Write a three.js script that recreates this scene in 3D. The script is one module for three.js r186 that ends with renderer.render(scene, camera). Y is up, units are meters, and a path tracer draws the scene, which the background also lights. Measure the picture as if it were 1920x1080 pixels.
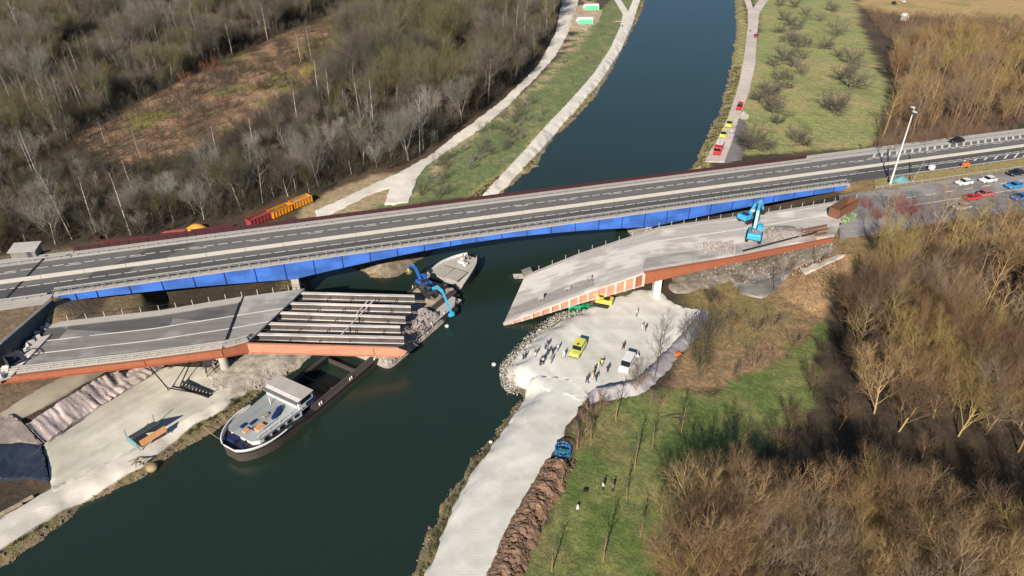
import * as THREE from 'three';
import { mergeGeometries } from 'three/addons/utils/BufferGeometryUtils.js';
import { MarchingCubes } from 'three/addons/objects/MarchingCubes.js';
import { RoundedBoxGeometry } from 'three/addons/geometries/RoundedBoxGeometry.js';

// ------------------------------------------------------------------ camera, sky, sun, exposure
const scene = new THREE.Scene();
const camera = new THREE.PerspectiveCamera(2 * Math.atan(540 / 1290) * 180 / Math.PI, 16 / 9, 1, 6000);
camera.position.set(0, 85, 0);
camera.rotation.x = -32.5 * Math.PI / 180;
const renderer = new THREE.WebGLRenderer({ antialias: true });
renderer.toneMapping = THREE.LinearToneMapping;
renderer.toneMappingExposure = 1.6;
renderer.shadowMap.enabled = true;
{ // clear late-winter sky: pale at the horizon, deep blue overhead
  const Wd = 512, Hd = 256, data = new Float32Array(Wd * Hd * 4);
  for (let r = 0; r < Hd; r++) {
    const up = ((r + 0.5) / Hd - 0.5) * Math.PI, y = Math.sin(up), k = Math.pow(Math.max(0, y), 0.42);
    const c = y < 0 ? [0.10, 0.10, 0.09] : [0.2 + (0.014 - 0.2) * k, 0.37 + (0.036 - 0.37) * k, 0.56 + (0.086 - 0.56) * k];
    for (let i = 0; i < Wd; i++) data.set([c[0], c[1], c[2], 1], (r * Wd + i) * 4);
  }
  const sky = new THREE.DataTexture(data, Wd, Hd, THREE.RGBAFormat, THREE.FloatType);
  sky.mapping = THREE.EquirectangularReflectionMapping; sky.magFilter = THREE.LinearFilter; sky.needsUpdate = true;
  scene.background = sky; scene.environment = sky;
}
const SUN_EL = 29 * Math.PI / 180, SUN_AZ = 17.5 * Math.PI / 180;   // behind the camera, a little to its left
const sun = new THREE.DirectionalLight(0xfff1df, 5);
sun.target.position.set(0, 0, -150);
sun.position.set(-Math.sin(SUN_AZ) * Math.cos(SUN_EL) * 600, Math.sin(SUN_EL) * 600, -150 + Math.cos(SUN_AZ) * Math.cos(SUN_EL) * 600);
sun.castShadow = true;
Object.assign(sun.shadow.camera, { left: -380, right: 380, top: 300, bottom: -300, near: 10, far: 1500 });
sun.shadow.mapSize.set(4096, 4096);
scene.add(sun, sun.target);

// ------------------------------------------------------------------ helpers: numbers
const V = (x, y, z) => new THREE.Vector3(x, y, z);
const mul32 = (a) => () => { a |= 0; a = (a + 0x6d2b79f5) | 0; let t = Math.imul(a ^ (a >>> 15), 1 | a); t = (t + Math.imul(t ^ (t >>> 7), 61 | t)) ^ t; return ((t ^ (t >>> 14)) >>> 0) / 4294967296; };
const lerp = (a, b, t) => a + (b - a) * t, clamp = (x, a = 0, b = 1) => Math.min(b, Math.max(a, x));
const smooth = (t) => { t = clamp(t); return t * t * (3 - 2 * t); };
const hash = (x, y, p) => { if (p) { x = ((x % p) + p) % p; y = ((y % p) + p) % p; } let h = Math.imul(x, 374761393) + Math.imul(y, 668265263); h = Math.imul(h ^ (h >>> 13), 1274126177); return ((h ^ (h >>> 16)) >>> 0) / 4294967296; };
function vnoise(x, y, p) { const ix = Math.floor(x), iy = Math.floor(y), fx = smooth(x - ix), fy = smooth(y - iy); return lerp(lerp(hash(ix, iy, p), hash(ix + 1, iy, p), fx), lerp(hash(ix, iy + 1, p), hash(ix + 1, iy + 1, p), fx), fy); }
function fbm(x, y, o = 4, p = 0) { let s = 0, a = 0.5, t = 0; for (let i = 0; i < o; i++) { s += a * vnoise(x, y, p); t += a; x = x * 2 + 17; y = y * 2 + 31; p *= 2; a *= 0.5; } return s / t; }   // 0..1
// a line of sight of the surveyed view, down to height h: how the plan of the site was measured
const CP = Math.cos(32.5 * Math.PI / 180), SP = Math.sin(32.5 * Math.PI / 180);
function W(px, py, h = 0) { const dx = (px - 960) / 1290, dy = (540 - py) / 1290, d = [dx, CP * dy - SP, -SP * dy - CP], t = (h - 85) / d[1]; return V(d[0] * t, h, d[2] * t); }
const poly = (list, h) => { const o = []; for (const [x, y, hh] of list) { const p = W(x, y, hh ?? h); o.push([p.x, p.z]); } o.box = [Math.min(...o.map((p) => p[0])), Math.max(...o.map((p) => p[0])), Math.min(...o.map((p) => p[1])), Math.max(...o.map((p) => p[1]))]; return o; };
function sd(P, x, z) { // signed distance to a polygon, negative inside
  let best = 1e18, inside = false;
  for (let i = 0, j = P.length - 1; i < P.length; j = i++) {
    const ax = P[j][0], az = P[j][1], bx = P[i][0], bz = P[i][1], ex = bx - ax, ez = bz - az;
    const t = clamp(((x - ax) * ex + (z - az) * ez) / (ex * ex + ez * ez + 1e-12)), qx = x - ax - ex * t, qz = z - az - ez * t;
    best = Math.min(best, qx * qx + qz * qz);
    if ((az > z) !== (bz > z) && x < ((bx - ax) * (z - az)) / (bz - az) + ax) inside = !inside;
  }
  return (inside ? -1 : 1) * Math.sqrt(best);
}
const boxed = (P, x, z, m) => { const b = P.box; if (x < b[0] - m || x > b[1] + m || z < b[2] - m || z > b[3] + m) return m; return sd(P, x, z); };

// ------------------------------------------------------------------ helpers: textures
function tex(size, fn, srgb = false) {
  const d = new Uint8Array(size * size * 4);
  for (let y = 0; y < size; y++) for (let x = 0; x < size; x++) { const c = fn(x / size, y / size); const a = Array.isArray(c) ? c : [c, c, c]; d.set([clamp(a[0]) * 255, clamp(a[1]) * 255, clamp(a[2]) * 255, 255], (y * size + x) * 4); }
  const t = new THREE.DataTexture(d, size, size); t.wrapS = t.wrapT = THREE.RepeatWrapping; t.magFilter = THREE.LinearFilter; t.minFilter = THREE.LinearMipmapLinearFilter; t.generateMipmaps = true;
  if (srgb) t.colorSpace = THREE.SRGBColorSpace; t.needsUpdate = true; return t;
}
const spark = mul32(5);
const gritTex = tex(512, (u, v) => 0.62 + 0.22 * fbm(u * 6, v * 6, 4, 6) + 0.14 * fbm(u * 64, v * 64, 2, 64) + 0.08 * spark());
const earthTex = tex(512, (u, v) => { const n = fbm(u * 8, v * 8, 5, 8), m = fbm(u * 40 + 9, v * 40, 3, 40); const k = 0.35 + 0.55 * n + 0.35 * (m - 0.5) + 0.1 * spark(); return [k, k * (0.97 + 0.05 * m), k * (0.92 + 0.1 * n)]; });
const grassTex = tex(512, (u, v) => { const n = fbm(u * 10, v * 10, 4, 10), m = fbm(u * 90, v * 45, 2, 90), k = 0.3 + 0.5 * n + 0.55 * (m - 0.35) + 0.12 * spark(); return [k * (0.92 + 0.25 * n), k, k * 0.85]; });
const rustTex = tex(512, (u, v) => { const n = fbm(u * 5, v * 9, 5, 5), m = fbm(u * 30, v * 12, 3, 30); return [0.72 + 0.25 * n + 0.1 * m, 0.6 + 0.4 * m * n + 0.1 * n, 0.55 + 0.5 * n * m]; });
const dustTex = tex(1024, (u, v) => { const n = fbm(u * 6, v * 6, 6, 6), l = fbm(u * 4, v * 40, 4, 4), s = smooth((n - 0.35) * 3.2), m = fbm(u * 120, v * 120, 3, 120); const k = 0.55 + 0.28 * s + 0.22 * (l - 0.3) + 0.16 * (m - 0.5); return [k, k * 0.985, k * 0.97]; });
dustTex.repeat.set(0.2, 0.2);
const rippleTex = tex(512, (u, v) => 0.5 * fbm(u * 9, v * 9, 4, 9) + 0.5 * fbm(u * 26 + 3, v * 26, 3, 26));
const barkTex = tex(128, (u, v) => 0.72 + 0.28 * fbm(u * 6, v * 6, 3, 6));
const tracksTex = tex(512, (u, v) => { const n = fbm(u * 4, v * 4, 5, 4), st = fbm(u * 3, v * 34, 3, 3), m = fbm(u * 60, v * 60, 2, 60); const k = 0.66 + 0.2 * n + 0.14 * st + 0.12 * (m - 0.5) + 0.04 * spark(); return [k, k * 0.995, k * (0.96 + 0.05 * n)]; });

// ------------------------------------------------------------------ helpers: materials (linear base colours)
const C = (r, g, b) => new THREE.Color().setRGB(r, g, b);
function mt(c, rough = 0.8, o = {}) { const { metal = 0, map = gritTex, bump = 0, ...r } = o; const m = new THREE.MeshStandardMaterial({ color: C(...c), roughness: rough, metalness: metal, map, side: THREE.DoubleSide, ...r }); if (bump) { m.bumpMap = map; m.bumpScale = bump; } return m; }
const M = {
  asphalt: mt([0.155, 0.152, 0.153], 0.9), asphaltDark: mt([0.085, 0.084, 0.088], 0.9), line: mt([0.75, 0.74, 0.7], 0.7), concrete: mt([0.47, 0.44, 0.40], 0.9), verge: mt([0.46, 0.44, 0.42], 0.9), concreteDark: mt([0.2, 0.195, 0.19], 0.9),
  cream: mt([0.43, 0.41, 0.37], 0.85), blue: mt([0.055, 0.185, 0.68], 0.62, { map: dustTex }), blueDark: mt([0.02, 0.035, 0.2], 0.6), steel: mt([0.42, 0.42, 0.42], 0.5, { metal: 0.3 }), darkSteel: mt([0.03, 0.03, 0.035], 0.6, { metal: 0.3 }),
  net: mt([0.045, 0.009, 0.015], 0.8), rust: mt([0.31, 0.12, 0.065], 0.85, { map: rustTex }), rustPale: mt([0.54, 0.3, 0.215], 0.9, { map: rustTex }), dusty: mt([0.8, 0.745, 0.72], 0.95, { map: dustTex }), oldDeck: mt([0.3, 0.295, 0.295], 0.95, { map: dustTex }), oldDeckPale: mt([0.7, 0.68, 0.66], 0.95, { map: dustTex }),
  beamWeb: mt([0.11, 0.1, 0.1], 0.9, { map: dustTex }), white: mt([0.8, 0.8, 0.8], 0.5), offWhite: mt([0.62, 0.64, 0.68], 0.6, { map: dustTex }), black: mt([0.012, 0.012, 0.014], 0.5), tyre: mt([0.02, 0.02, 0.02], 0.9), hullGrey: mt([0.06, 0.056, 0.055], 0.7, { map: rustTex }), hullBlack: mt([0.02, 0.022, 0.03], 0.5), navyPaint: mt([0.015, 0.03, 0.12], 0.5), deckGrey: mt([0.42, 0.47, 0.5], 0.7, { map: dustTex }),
  cyan: mt([0.05, 0.42, 0.72], 0.4), yellow: mt([0.72, 0.6, 0.04], 0.45), amber: mt([0.68, 0.33, 0.02], 0.5, { map: rustTex }), maroon: mt([0.3, 0.05, 0.075], 0.6, { map: rustTex }), green: mt([0.02, 0.36, 0.16], 0.45), red: mt([0.55, 0.03, 0.04], 0.4), orange: mt([0.75, 0.17, 0.02], 0.5), limeYellow: mt([0.72, 0.74, 0.12], 0.45), skyBlue: mt([0.04, 0.27, 0.62], 0.35),
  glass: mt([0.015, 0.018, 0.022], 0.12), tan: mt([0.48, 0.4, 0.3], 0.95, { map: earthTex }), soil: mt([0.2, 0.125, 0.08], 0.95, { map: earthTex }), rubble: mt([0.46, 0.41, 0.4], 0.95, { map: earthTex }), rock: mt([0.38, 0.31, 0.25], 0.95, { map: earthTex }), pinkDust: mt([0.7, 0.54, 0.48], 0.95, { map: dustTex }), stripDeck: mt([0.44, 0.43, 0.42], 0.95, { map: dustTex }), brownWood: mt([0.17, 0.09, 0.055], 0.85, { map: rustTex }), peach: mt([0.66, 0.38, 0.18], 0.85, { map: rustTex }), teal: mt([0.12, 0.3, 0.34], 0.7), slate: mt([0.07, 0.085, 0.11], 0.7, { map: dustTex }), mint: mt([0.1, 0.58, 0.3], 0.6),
};

// ------------------------------------------------------------------ helpers: geometry and objects
const bx = (w, h, d, x = 0, y = 0, z = 0, r) => { const g = new THREE.BoxGeometry(w, h, d); if (r) { g.rotateZ(r[2] || 0); g.rotateX(r[0] || 0); g.rotateY(r[1] || 0); } return g.translate(x, y, z); };
const rb = (w, h, d, x, y, z, rad = 0.06) => new RoundedBoxGeometry(w, h, d, 2, Math.min(rad, w / 2.1, h / 2.1, d / 2.1)).translate(x, y, z);
const cy = (r1, r2, h, x, y, z, seg = 10, axis = 'y') => { const g = new THREE.CylinderGeometry(r1, r2, h, seg); if (axis === 'x') g.rotateZ(Math.PI / 2); if (axis === 'z') g.rotateX(Math.PI / 2); return g.translate(x, y, z); };
const ext = (pts, depth, z = 0, bevel = 0) => { const s = new THREE.Shape(pts.map((p) => new THREE.Vector2(p[0], p[1]))); const g = new THREE.ExtrudeGeometry(s, { depth: depth - 2 * bevel, bevelEnabled: bevel > 0, bevelSize: bevel, bevelThickness: bevel, bevelSegments: 1, curveSegments: 4 }); return g.translate(0, 0, z - depth / 2 + bevel); };
function beam(a, b, w, h, lift = 0) { const d = b.clone().sub(a), L = d.length(); const g = new THREE.BoxGeometry(L, h, w); const m = new THREE.Matrix4(), X = d.normalize(), Z = V(0, 0, 1); Z.crossVectors(X, Math.abs(X.y) > 0.99 ? V(1, 0, 0) : V(0, 1, 0)).normalize(); const Y = V(0, 0, 0).crossVectors(Z, X); m.makeBasis(X, Y, Z).setPosition(a.clone().lerp(b, 0.5).add(V(0, lift, 0))); return g.applyMatrix4(m); }
const tube = (pts, r, seg = 24, rad = 5) => new THREE.TubeGeometry(new THREE.CatmullRomCurve3(pts), seg, r, rad);
function quads(rows) { // a sheet through rows of points
  const p = [], ix = [], n = rows[0].length;
  rows.forEach((r) => r.forEach((q) => p.push(q.x, q.y, q.z)));
  for (let i = 0; i + 1 < rows.length; i++) for (let j = 0; j + 1 < n; j++) { const a = i * n + j; ix.push(a, a + 1, a + n, a + 1, a + n + 1, a + n); }
  const g = new THREE.BufferGeometry(); g.setAttribute('position', new THREE.Float32BufferAttribute(p, 3)); g.setIndex(ix); g.computeVertexNormals(); return g;
}
function slab(top, thick) { // closed plate: top outline of four points, given thickness
  const [a, b, c, d] = top, lo = top.map((q) => q.clone().add(V(0, -thick, 0))), f = (p, q, r, s) => quads([[p, q], [s, r]]);
  return [f(a, b, c, d), f(...lo.slice().reverse()), f(a, lo[0], lo[1], b), f(b, lo[1], lo[2], c), f(c, lo[2], lo[3], d), f(d, lo[3], lo[0], a)];
}
function boxUV(g, s = 0.25) { // uv in metres along the face's main plane
  const p = g.attributes.position, n = g.attributes.normal, uv = new Float32Array(p.count * 2);
  for (let i = 0; i < p.count; i++) { const ax = Math.abs(n.getX(i)), ay = Math.abs(n.getY(i)), az = Math.abs(n.getZ(i)); const [u, v] = ay >= ax && ay >= az ? [p.getX(i), p.getZ(i)] : az >= ax ? [p.getX(i), p.getY(i)] : [p.getZ(i), p.getY(i)]; uv[2 * i] = u * s; uv[2 * i + 1] = v * s; }
  g.setAttribute('uv', new THREE.BufferAttribute(uv, 2)); return g;
}
function join(list, s) {
  const gs = [].concat(list).flat(3).map((g) => { const q = g.index ? g.toNonIndexed() : g.clone(); for (const k of Object.keys(q.attributes)) if (!['position', 'normal'].includes(k)) q.deleteAttribute(k); return q; });
  return boxUV(gs.length > 1 ? mergeGeometries(gs) : gs[0], s);
}
const used = new Map();
const numbered = (n) => { const k = used.get(n) || 0; used.set(n, k + 1); return k ? n + '_' + String(k).padStart(3, '0') : n; };
function part(name, geos, material, parent, uvScale = 0.25) { const m = new THREE.Mesh(geos.isBufferGeometry && geos.userData.ready ? geos : join(geos, uvScale), material); m.name = name; m.castShadow = m.receiveShadow = true; parent.add(m); return m; }
function tag(o, label, category, group) { o.userData.label = label; o.userData.category = category; if (group) o.userData.group = group; return o; }
function thing(name, label, category, at = V(0, 0, 0), turn = 0, group) { const o = new THREE.Group(); o.name = numbered(name); o.position.copy(at); o.rotation.y = turn; scene.add(o); return tag(o, label, category, group); }
function dup(src, at, turn, label, group) { const o = src.clone(); o.name = numbered(src.name.replace(/_\d{3}$/, '')); o.position.copy(at); o.rotation.y = turn; scene.add(o); if (label) o.userData.label = label; if (group) o.userData.group = group; return o; }
function struct(name, geo, material, kind = 'structure') { const m = new THREE.Mesh(geo, material); m.name = numbered(name); m.userData.kind = kind; m.castShadow = m.receiveShadow = true; scene.add(m); return m; }
const heading = (a, b) => Math.atan2(-(b.z - a.z), b.x - a.x);   // turn of +x from a towards b

// ------------------------------------------------------------------ the lie of the land
const LAND = 2, DECK = 10.5;
const TH = 16.65 * Math.PI / 180, BU = [Math.cos(TH), -Math.sin(TH)], BN = [-Math.sin(TH), -Math.cos(TH)], BO = [-90.8, -114.0];
const BR = (s, t, y = DECK) => V(BO[0] + s * BU[0] + t * BN[0], y, BO[1] + s * BU[1] + t * BN[1]);   // along and across the new bridge
const canal = poly([[-420, 1420], [-90, 1130], [0, 1066], [150, 957], [285, 880], [420, 792], [455, 768], [500, 725], [560, 692], [578, 655], [572, 600], [572, 545], [600, 508], [655, 497], [690, 520], [738, 522], [772, 498], [800, 478], [828, 460], [860, 430], [900, 395], [960, 346], [1005, 312], [1018, 288], [1040, 255], [1075, 228], [1110, 190], [1145, 135], [1163, 100], [1187, 55], [1203, 22], [1209, 0], [1214, -30], [1222, -70],
  [1375, -70], [1377, 0], [1380, 60], [1370, 125], [1360, 170], [1345, 215], [1320, 265], [1303, 305], [1280, 345], [1230, 430], [1190, 470], [1150, 530], [1080, 590], [1046, 604], [1005, 632], [975, 662], [952, 692], [951, 714], [965, 730], [983, 745], [955, 775], [905, 835], [868, 890], [832, 930], [815, 965], [775, 1070], [750, 1130], [640, 1420]], 0);
const bridgePoly = (l) => { const o = l.map(([s, t]) => { const p = BR(s, t); return [p.x, p.z]; }); o.box = [Math.min(...o.map((p) => p[0])), Math.max(...o.map((p) => p[0])), Math.min(...o.map((p) => p[1])), Math.max(...o.map((p) => p[1]))]; return o; };
const fillRight = bridgePoly([[188, 21], [188, -3], [180.5, -7], [166, -24], [163, -31], [460, -31], [460, 21]]);
const fillLeft = bridgePoly([[-260, 21.5], [0.4, 21.5], [0.4, -3], [-260, -3]]);
const fillOld = [[-91.2, -113], [-91.8, -97], [-97, -86], [-125, -62], [-300, -40], [-300, -90]]; fillOld.box = [-300, -91, -113, -40];
const pond = poly([[630, -40], [860, -40], [760, 2], [700, 20], [655, 19], [620, 10]], 2);
const waterEdge = (x, z) => sd(canal, x, z) + (fbm(x * 0.35, z * 0.35, 3) - 0.5) * 2.6;
function ground(x, z) {
  const d = waterEdge(x, z);
  let h = d < 0 ? Math.max(-2.6, d * 0.7) : LAND * Math.pow(smooth(d / 4.4), 0.8);
  if (d > 3) h += (fbm(x * 0.05, z * 0.05, 2) - 0.5) * 0.5 * smooth((d - 3) / 10) + (fbm(x * 0.3, z * 0.3, 3) - 0.5) * 0.16;
  if (x > 40 || x < -20) {
    let de = boxed(fillRight, x, z, 40); if (de < 40) h = Math.max(h, 10.3 - Math.max(0, de) * 0.56);
    de = boxed(fillLeft, x, z, 40); if (de < 40) h = Math.max(h, 10.3 - Math.max(0, de) * 0.6);
    de = boxed(fillOld, x, z, 40); if (de < 40) h = Math.max(h, de < 0 ? 10.3 : de < 2 ? 10.3 - de * 1.9 : de < 15.5 ? 6.5 - (de - 2) * 0.075 : 5.5 - (de - 15.5) * 0.78);
    de = boxed(pond, x, z, 12); if (de < 6) h = Math.min(h, Math.max(0.2, 1.3 + de * 0.3));
  }
  return h;
}
function G(px, py, lift = 0) { // where a line of sight meets the land
  const dx = (px - 960) / 1290, dy = (540 - py) / 1290, d = [dx, CP * dy - SP, -SP * dy - CP];
  let t0 = (11 - 85) / d[1], t = t0; const step = 0.5;
  for (let i = 0; i < 400; i++) { t += step; if (85 + d[1] * t <= ground(d[0] * t, d[2] * t)) { let a = t - step, b = t; for (let k = 0; k < 12; k++) { const m = (a + b) / 2; if (85 + d[1] * m <= ground(d[0] * m, d[2] * m)) b = m; else a = m; } t = b; break; } if (85 + d[1] * t < -1) break; }
  return V(d[0] * t, 85 + d[1] * t + lift, d[2] * t);
}
const gpoly = (list) => { const o = list.map(([x, y]) => { const p = G(x, y); return [p.x, p.z]; }); o.box = [Math.min(...o.map((p) => p[0])), Math.max(...o.map((p) => p[0])), Math.min(...o.map((p) => p[1])), Math.max(...o.map((p) => p[1]))]; return o; };

// areas of the ground
const A = {
  field: gpoly([[930, 1150], [1010, 975], [1070, 835], [1108, 765], [1180, 742], [1250, 730], [1340, 735], [1440, 690], [1500, 640], [1545, 600], [1530, 760], [1400, 880], [1290, 930], [1245, 1010], [1225, 1150]]),
  dirtSlope: gpoly([[1260, 690], [1320, 585], [1290, 545], [1360, 490], [1560, 450], [1620, 470], [1590, 530], [1500, 650], [1430, 700], [1330, 740], [1250, 735]]),
  oliveSlope: gpoly([[1280, 560], [1340, 500], [1440, 560], [1500, 580], [1420, 640], [1300, 650]]),
  meadow: gpoly([[1408, -40], [1600, -40], [1610, 40], [1665, 170], [1655, 220], [1630, 275], [1400, 292], [1360, 275], [1400, 150], [1425, 50]]),
  verge: gpoly([[600, 415], [740, 380], [745, 325], [800, 300], [900, 235], [990, 165], [1060, 100], [1090, 50], [1180, -30], [1195, 0], [1150, 100], [1060, 210], [990, 290], [925, 365]]),
  dug: gpoly([[735, 372], [745, 325], [800, 300], [860, 262], [930, 215], [990, 165], [1040, 105], [1062, 20], [1120, -20], [1110, 60], [1060, 120], [1010, 175], [920, 250], [850, 300], [800, 350], [780, 375]]),
  clearing: gpoly([[125, 285], [150, 245], [300, 168], [420, 110], [560, 48], [640, 20], [640, 90], [590, 160], [460, 240], [340, 300], [220, 320]]),
  tanField: gpoly([[1600, -60], [2200, -60], [2200, 60], [1920, 45], [1700, 30], [1640, 22], [1612, 10]]),
  brush: gpoly([[1640, 285], [1665, 215], [1700, 205], [2000, 190], [2000, 230], [1800, 262]]),
  hardVerge: gpoly([[560, 400], [600, 365], [700, 330], [745, 325], [735, 390], [580, 425]]),
};

// ------------------------------------------------------------------ ground sheet
{
  const xs = [], zs = [];
  for (let x = -135; x <= 135.01; x += 0.7) xs.push(x);
  for (let x = 138; x <= 420; x += 3) { xs.push(x); xs.unshift(-x); }
  for (const x of [460, 520, 620, 800, 1200, 2000, 3500]) { xs.push(x); xs.unshift(-x); }
  for (const z of [400, 250, 150, 80, 40, 10, -15, -30, -40, -46]) zs.push(z);
  for (let z = -50; z > -212; z -= 0.62) zs.push(z);
  for (let z = -212; z > -545; z -= 1.7) zs.push(z);
  for (const z of [-560, -600, -680, -800, -1100, -1700, -3000, -5000]) zs.push(z);
  const nx = xs.length, nz = zs.length, P = new Float32Array(nx * nz * 3), K = new Float32Array(nx * nz * 3), U = new Float32Array(nx * nz * 2), ix = [];
  const col = (c, k, t) => { for (let i = 0; i < 3; i++) c[i] = lerp(c[i], k[i], t); };
  const wood = [0.045, 0.035, 0.026], litter = [0.075, 0.053, 0.036], green = [0.1, 0.155, 0.042], greenDry = [0.19, 0.205, 0.085], meadow = [0.25, 0.285, 0.125], meadowDry = [0.33, 0.3, 0.16], bankC = [0.13, 0.12, 0.06], stone = [0.22, 0.17, 0.13], bracken = [0.26, 0.165, 0.11], brackenPale = [0.34, 0.235, 0.165], tan = [0.4, 0.29, 0.15], dirt = [0.25, 0.175, 0.11], olive = [0.2, 0.18, 0.08], mud = [0.045, 0.04, 0.03], dugC = [0.42, 0.34, 0.24], vergeG = [0.135, 0.185, 0.085];
  for (let j = 0, i = 0; j < nz; j++) for (let k = 0; k < nx; k++, i++) {
    const x = xs[k], z = zs[j]; P.set([x, ground(x, z), z], i * 3); U.set([x / 6, z / 6], i * 2);
    const n1 = fbm(x * 0.06, z * 0.06, 4), n2 = fbm(x * 0.22 + 40, z * 0.22, 4), n3 = fbm(x * 0.9, z * 0.9 + 9, 2), e = (n2 - 0.5) * 5 + (n3 - 0.5) * 1.6, c = wood.slice();
    col(c, litter, smooth((n1 - 0.42) * 4) * (z > -150 && x > 20 ? 0.3 : 1));
    const inA = (a, s = 1.5, m = 30) => { const d = boxed(A[a], x, z, m) + e; return smooth(0.5 - d / s); };
    let t;
    if (z > -220) {
      if ((t = inA('dirtSlope', 3))) { col(c, dirt, t); col(c, [0.3, 0.2, 0.125], t * smooth((n3 - 0.45) * 4) * 0.6); }
      if ((t = inA('oliveSlope', 6))) col(c, olive, t * 0.75);
      if ((t = inA('field', 1.6))) { col(c, green, t); col(c, greenDry, t * smooth((n2 - 0.38) * 3.5) * 0.8); col(c, [0.2, 0.17, 0.09], t * smooth((n1 - 0.52) * 7) * 0.7); }
      if ((t = inA('brush', 3))) col(c, [0.2, 0.1, 0.07], t);
      if ((t = inA('hardVerge', 3))) col(c, dugC, t * 0.8);
    }
    if (z < -140) {
      if ((t = inA('meadow', 3))) { col(c, meadow, t); col(c, meadowDry, t * smooth((n1 - 0.47) * 5)); col(c, [0.14, 0.19, 0.06], t * smooth((n2 - 0.55) * 5) * 0.6); }
      if ((t = inA('verge', 2))) { col(c, vergeG, t); col(c, [0.26, 0.25, 0.13], t * smooth((n2 - 0.48) * 4) * 0.7); }
      if ((t = inA('dug', 5))) col(c, dugC, t * smooth((n2 - 0.42) * 4));
      if ((t = inA('clearing', 4))) { col(c, bracken, t); col(c, brackenPale, t * smooth((n2 - 0.42) * 3.5)); col(c, [0.2, 0.19, 0.06], t * smooth((n1 - 0.56) * 8)); }
      if ((t = inA('tanField', 3))) { col(c, tan, t); col(c, [0.3, 0.25, 0.1], t * smooth((n1 - 0.45) * 6)); }
    }
    const dw = x > -160 && x < 160 ? waterEdge(x, z) : 99;
    if (dw < 7) { const far = smooth((-z - 130) / 60); let b = bankC.map((q, m) => lerp(q, [0.25, 0.24, 0.11][m], far)); if (n3 > 0.52) b = b.map((q) => q * 1.25); col(c, b, smooth((6.5 - dw + e * 0.3) / 1.5)); col(c, stone, smooth((1.7 - dw) / 0.8) * smooth((n3 - 0.25) * 3)); if (dw < 0) col(c, mud, smooth(-dw / 0.7)); }
    const dp = boxed(fillLeft, x, z, 25); if (dp < 20 && dp > -20) col(c, [0.2, 0.16, 0.09], 0.6 * smooth((20 - dp) / 6));
    const dr = boxed(fillRight, x, z, 25); if (dr < 4) col(c, [0.24, 0.17, 0.085], smooth((4 - dr) / 3));
    const dl = boxed(fillOld, x, z, 25); if (dl < 14) col(c, [0.2, 0.15, 0.11], 0.75);
    for (let m = 0; m < 3; m++) c[m] *= 0.8 + 0.4 * n3;
    K.set(c, i * 3);
  }
  for (let j = 0; j + 1 < nz; j++) for (let k = 0; k + 1 < nx; k++) { const a = j * nx + k, b = a + 1, c = a + nx, d = c + 1; ix.push(a, b, c, b, d, c); }
  const g = new THREE.BufferGeometry();
  g.setAttribute('position', new THREE.BufferAttribute(P, 3)); g.setAttribute('color', new THREE.BufferAttribute(K, 3)); g.setAttribute('uv', new THREE.BufferAttribute(U, 2)); g.setIndex(ix); g.computeVertexNormals();
  struct('ground', g, mt([1.45, 1.45, 1.45], 0.97, { map: grassTex, vertexColors: true, bump: 0.16 }));
}
{ // water
  const w = new THREE.MeshPhysicalMaterial({ color: C(0.0135, 0.026, 0.0175), roughness: 0.26, specularIntensity: 1, bumpMap: rippleTex.clone(), bumpScale: 0.02 });
  w.bumpMap.repeat.set(0.09, 0.09); w.bumpMap.needsUpdate = true;
  const g = quads([[V(-140, 0, 60), V(60, 0, 60)], [V(-140, 0, -60), V(60, 0, -60)], [V(-90, 0, -120), V(90, 0, -120)], [V(-40, 0, -220), V(150, 0, -220)], [V(-40, 0, -620), V(260, 0, -620)]]);
  boxUV(g, 1); struct('canal_water', g, w);
  const pg = quads([[V(-260, 1.05, -380), V(20, 1.05, -380)], [V(-260, 1.05, -640), V(20, 1.05, -640)]]); boxUV(pg, 1);
  const inPond = pond; // only the pond's own outline
  const s = new THREE.Shape(inPond.map((p) => new THREE.Vector2(p[0], -p[1]))); const sg = new THREE.ShapeGeometry(s); sg.rotateX(-Math.PI / 2); sg.translate(0, 1.05, 0); boxUV(sg, 1);
  struct('pond_water', sg, w);
}

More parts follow.
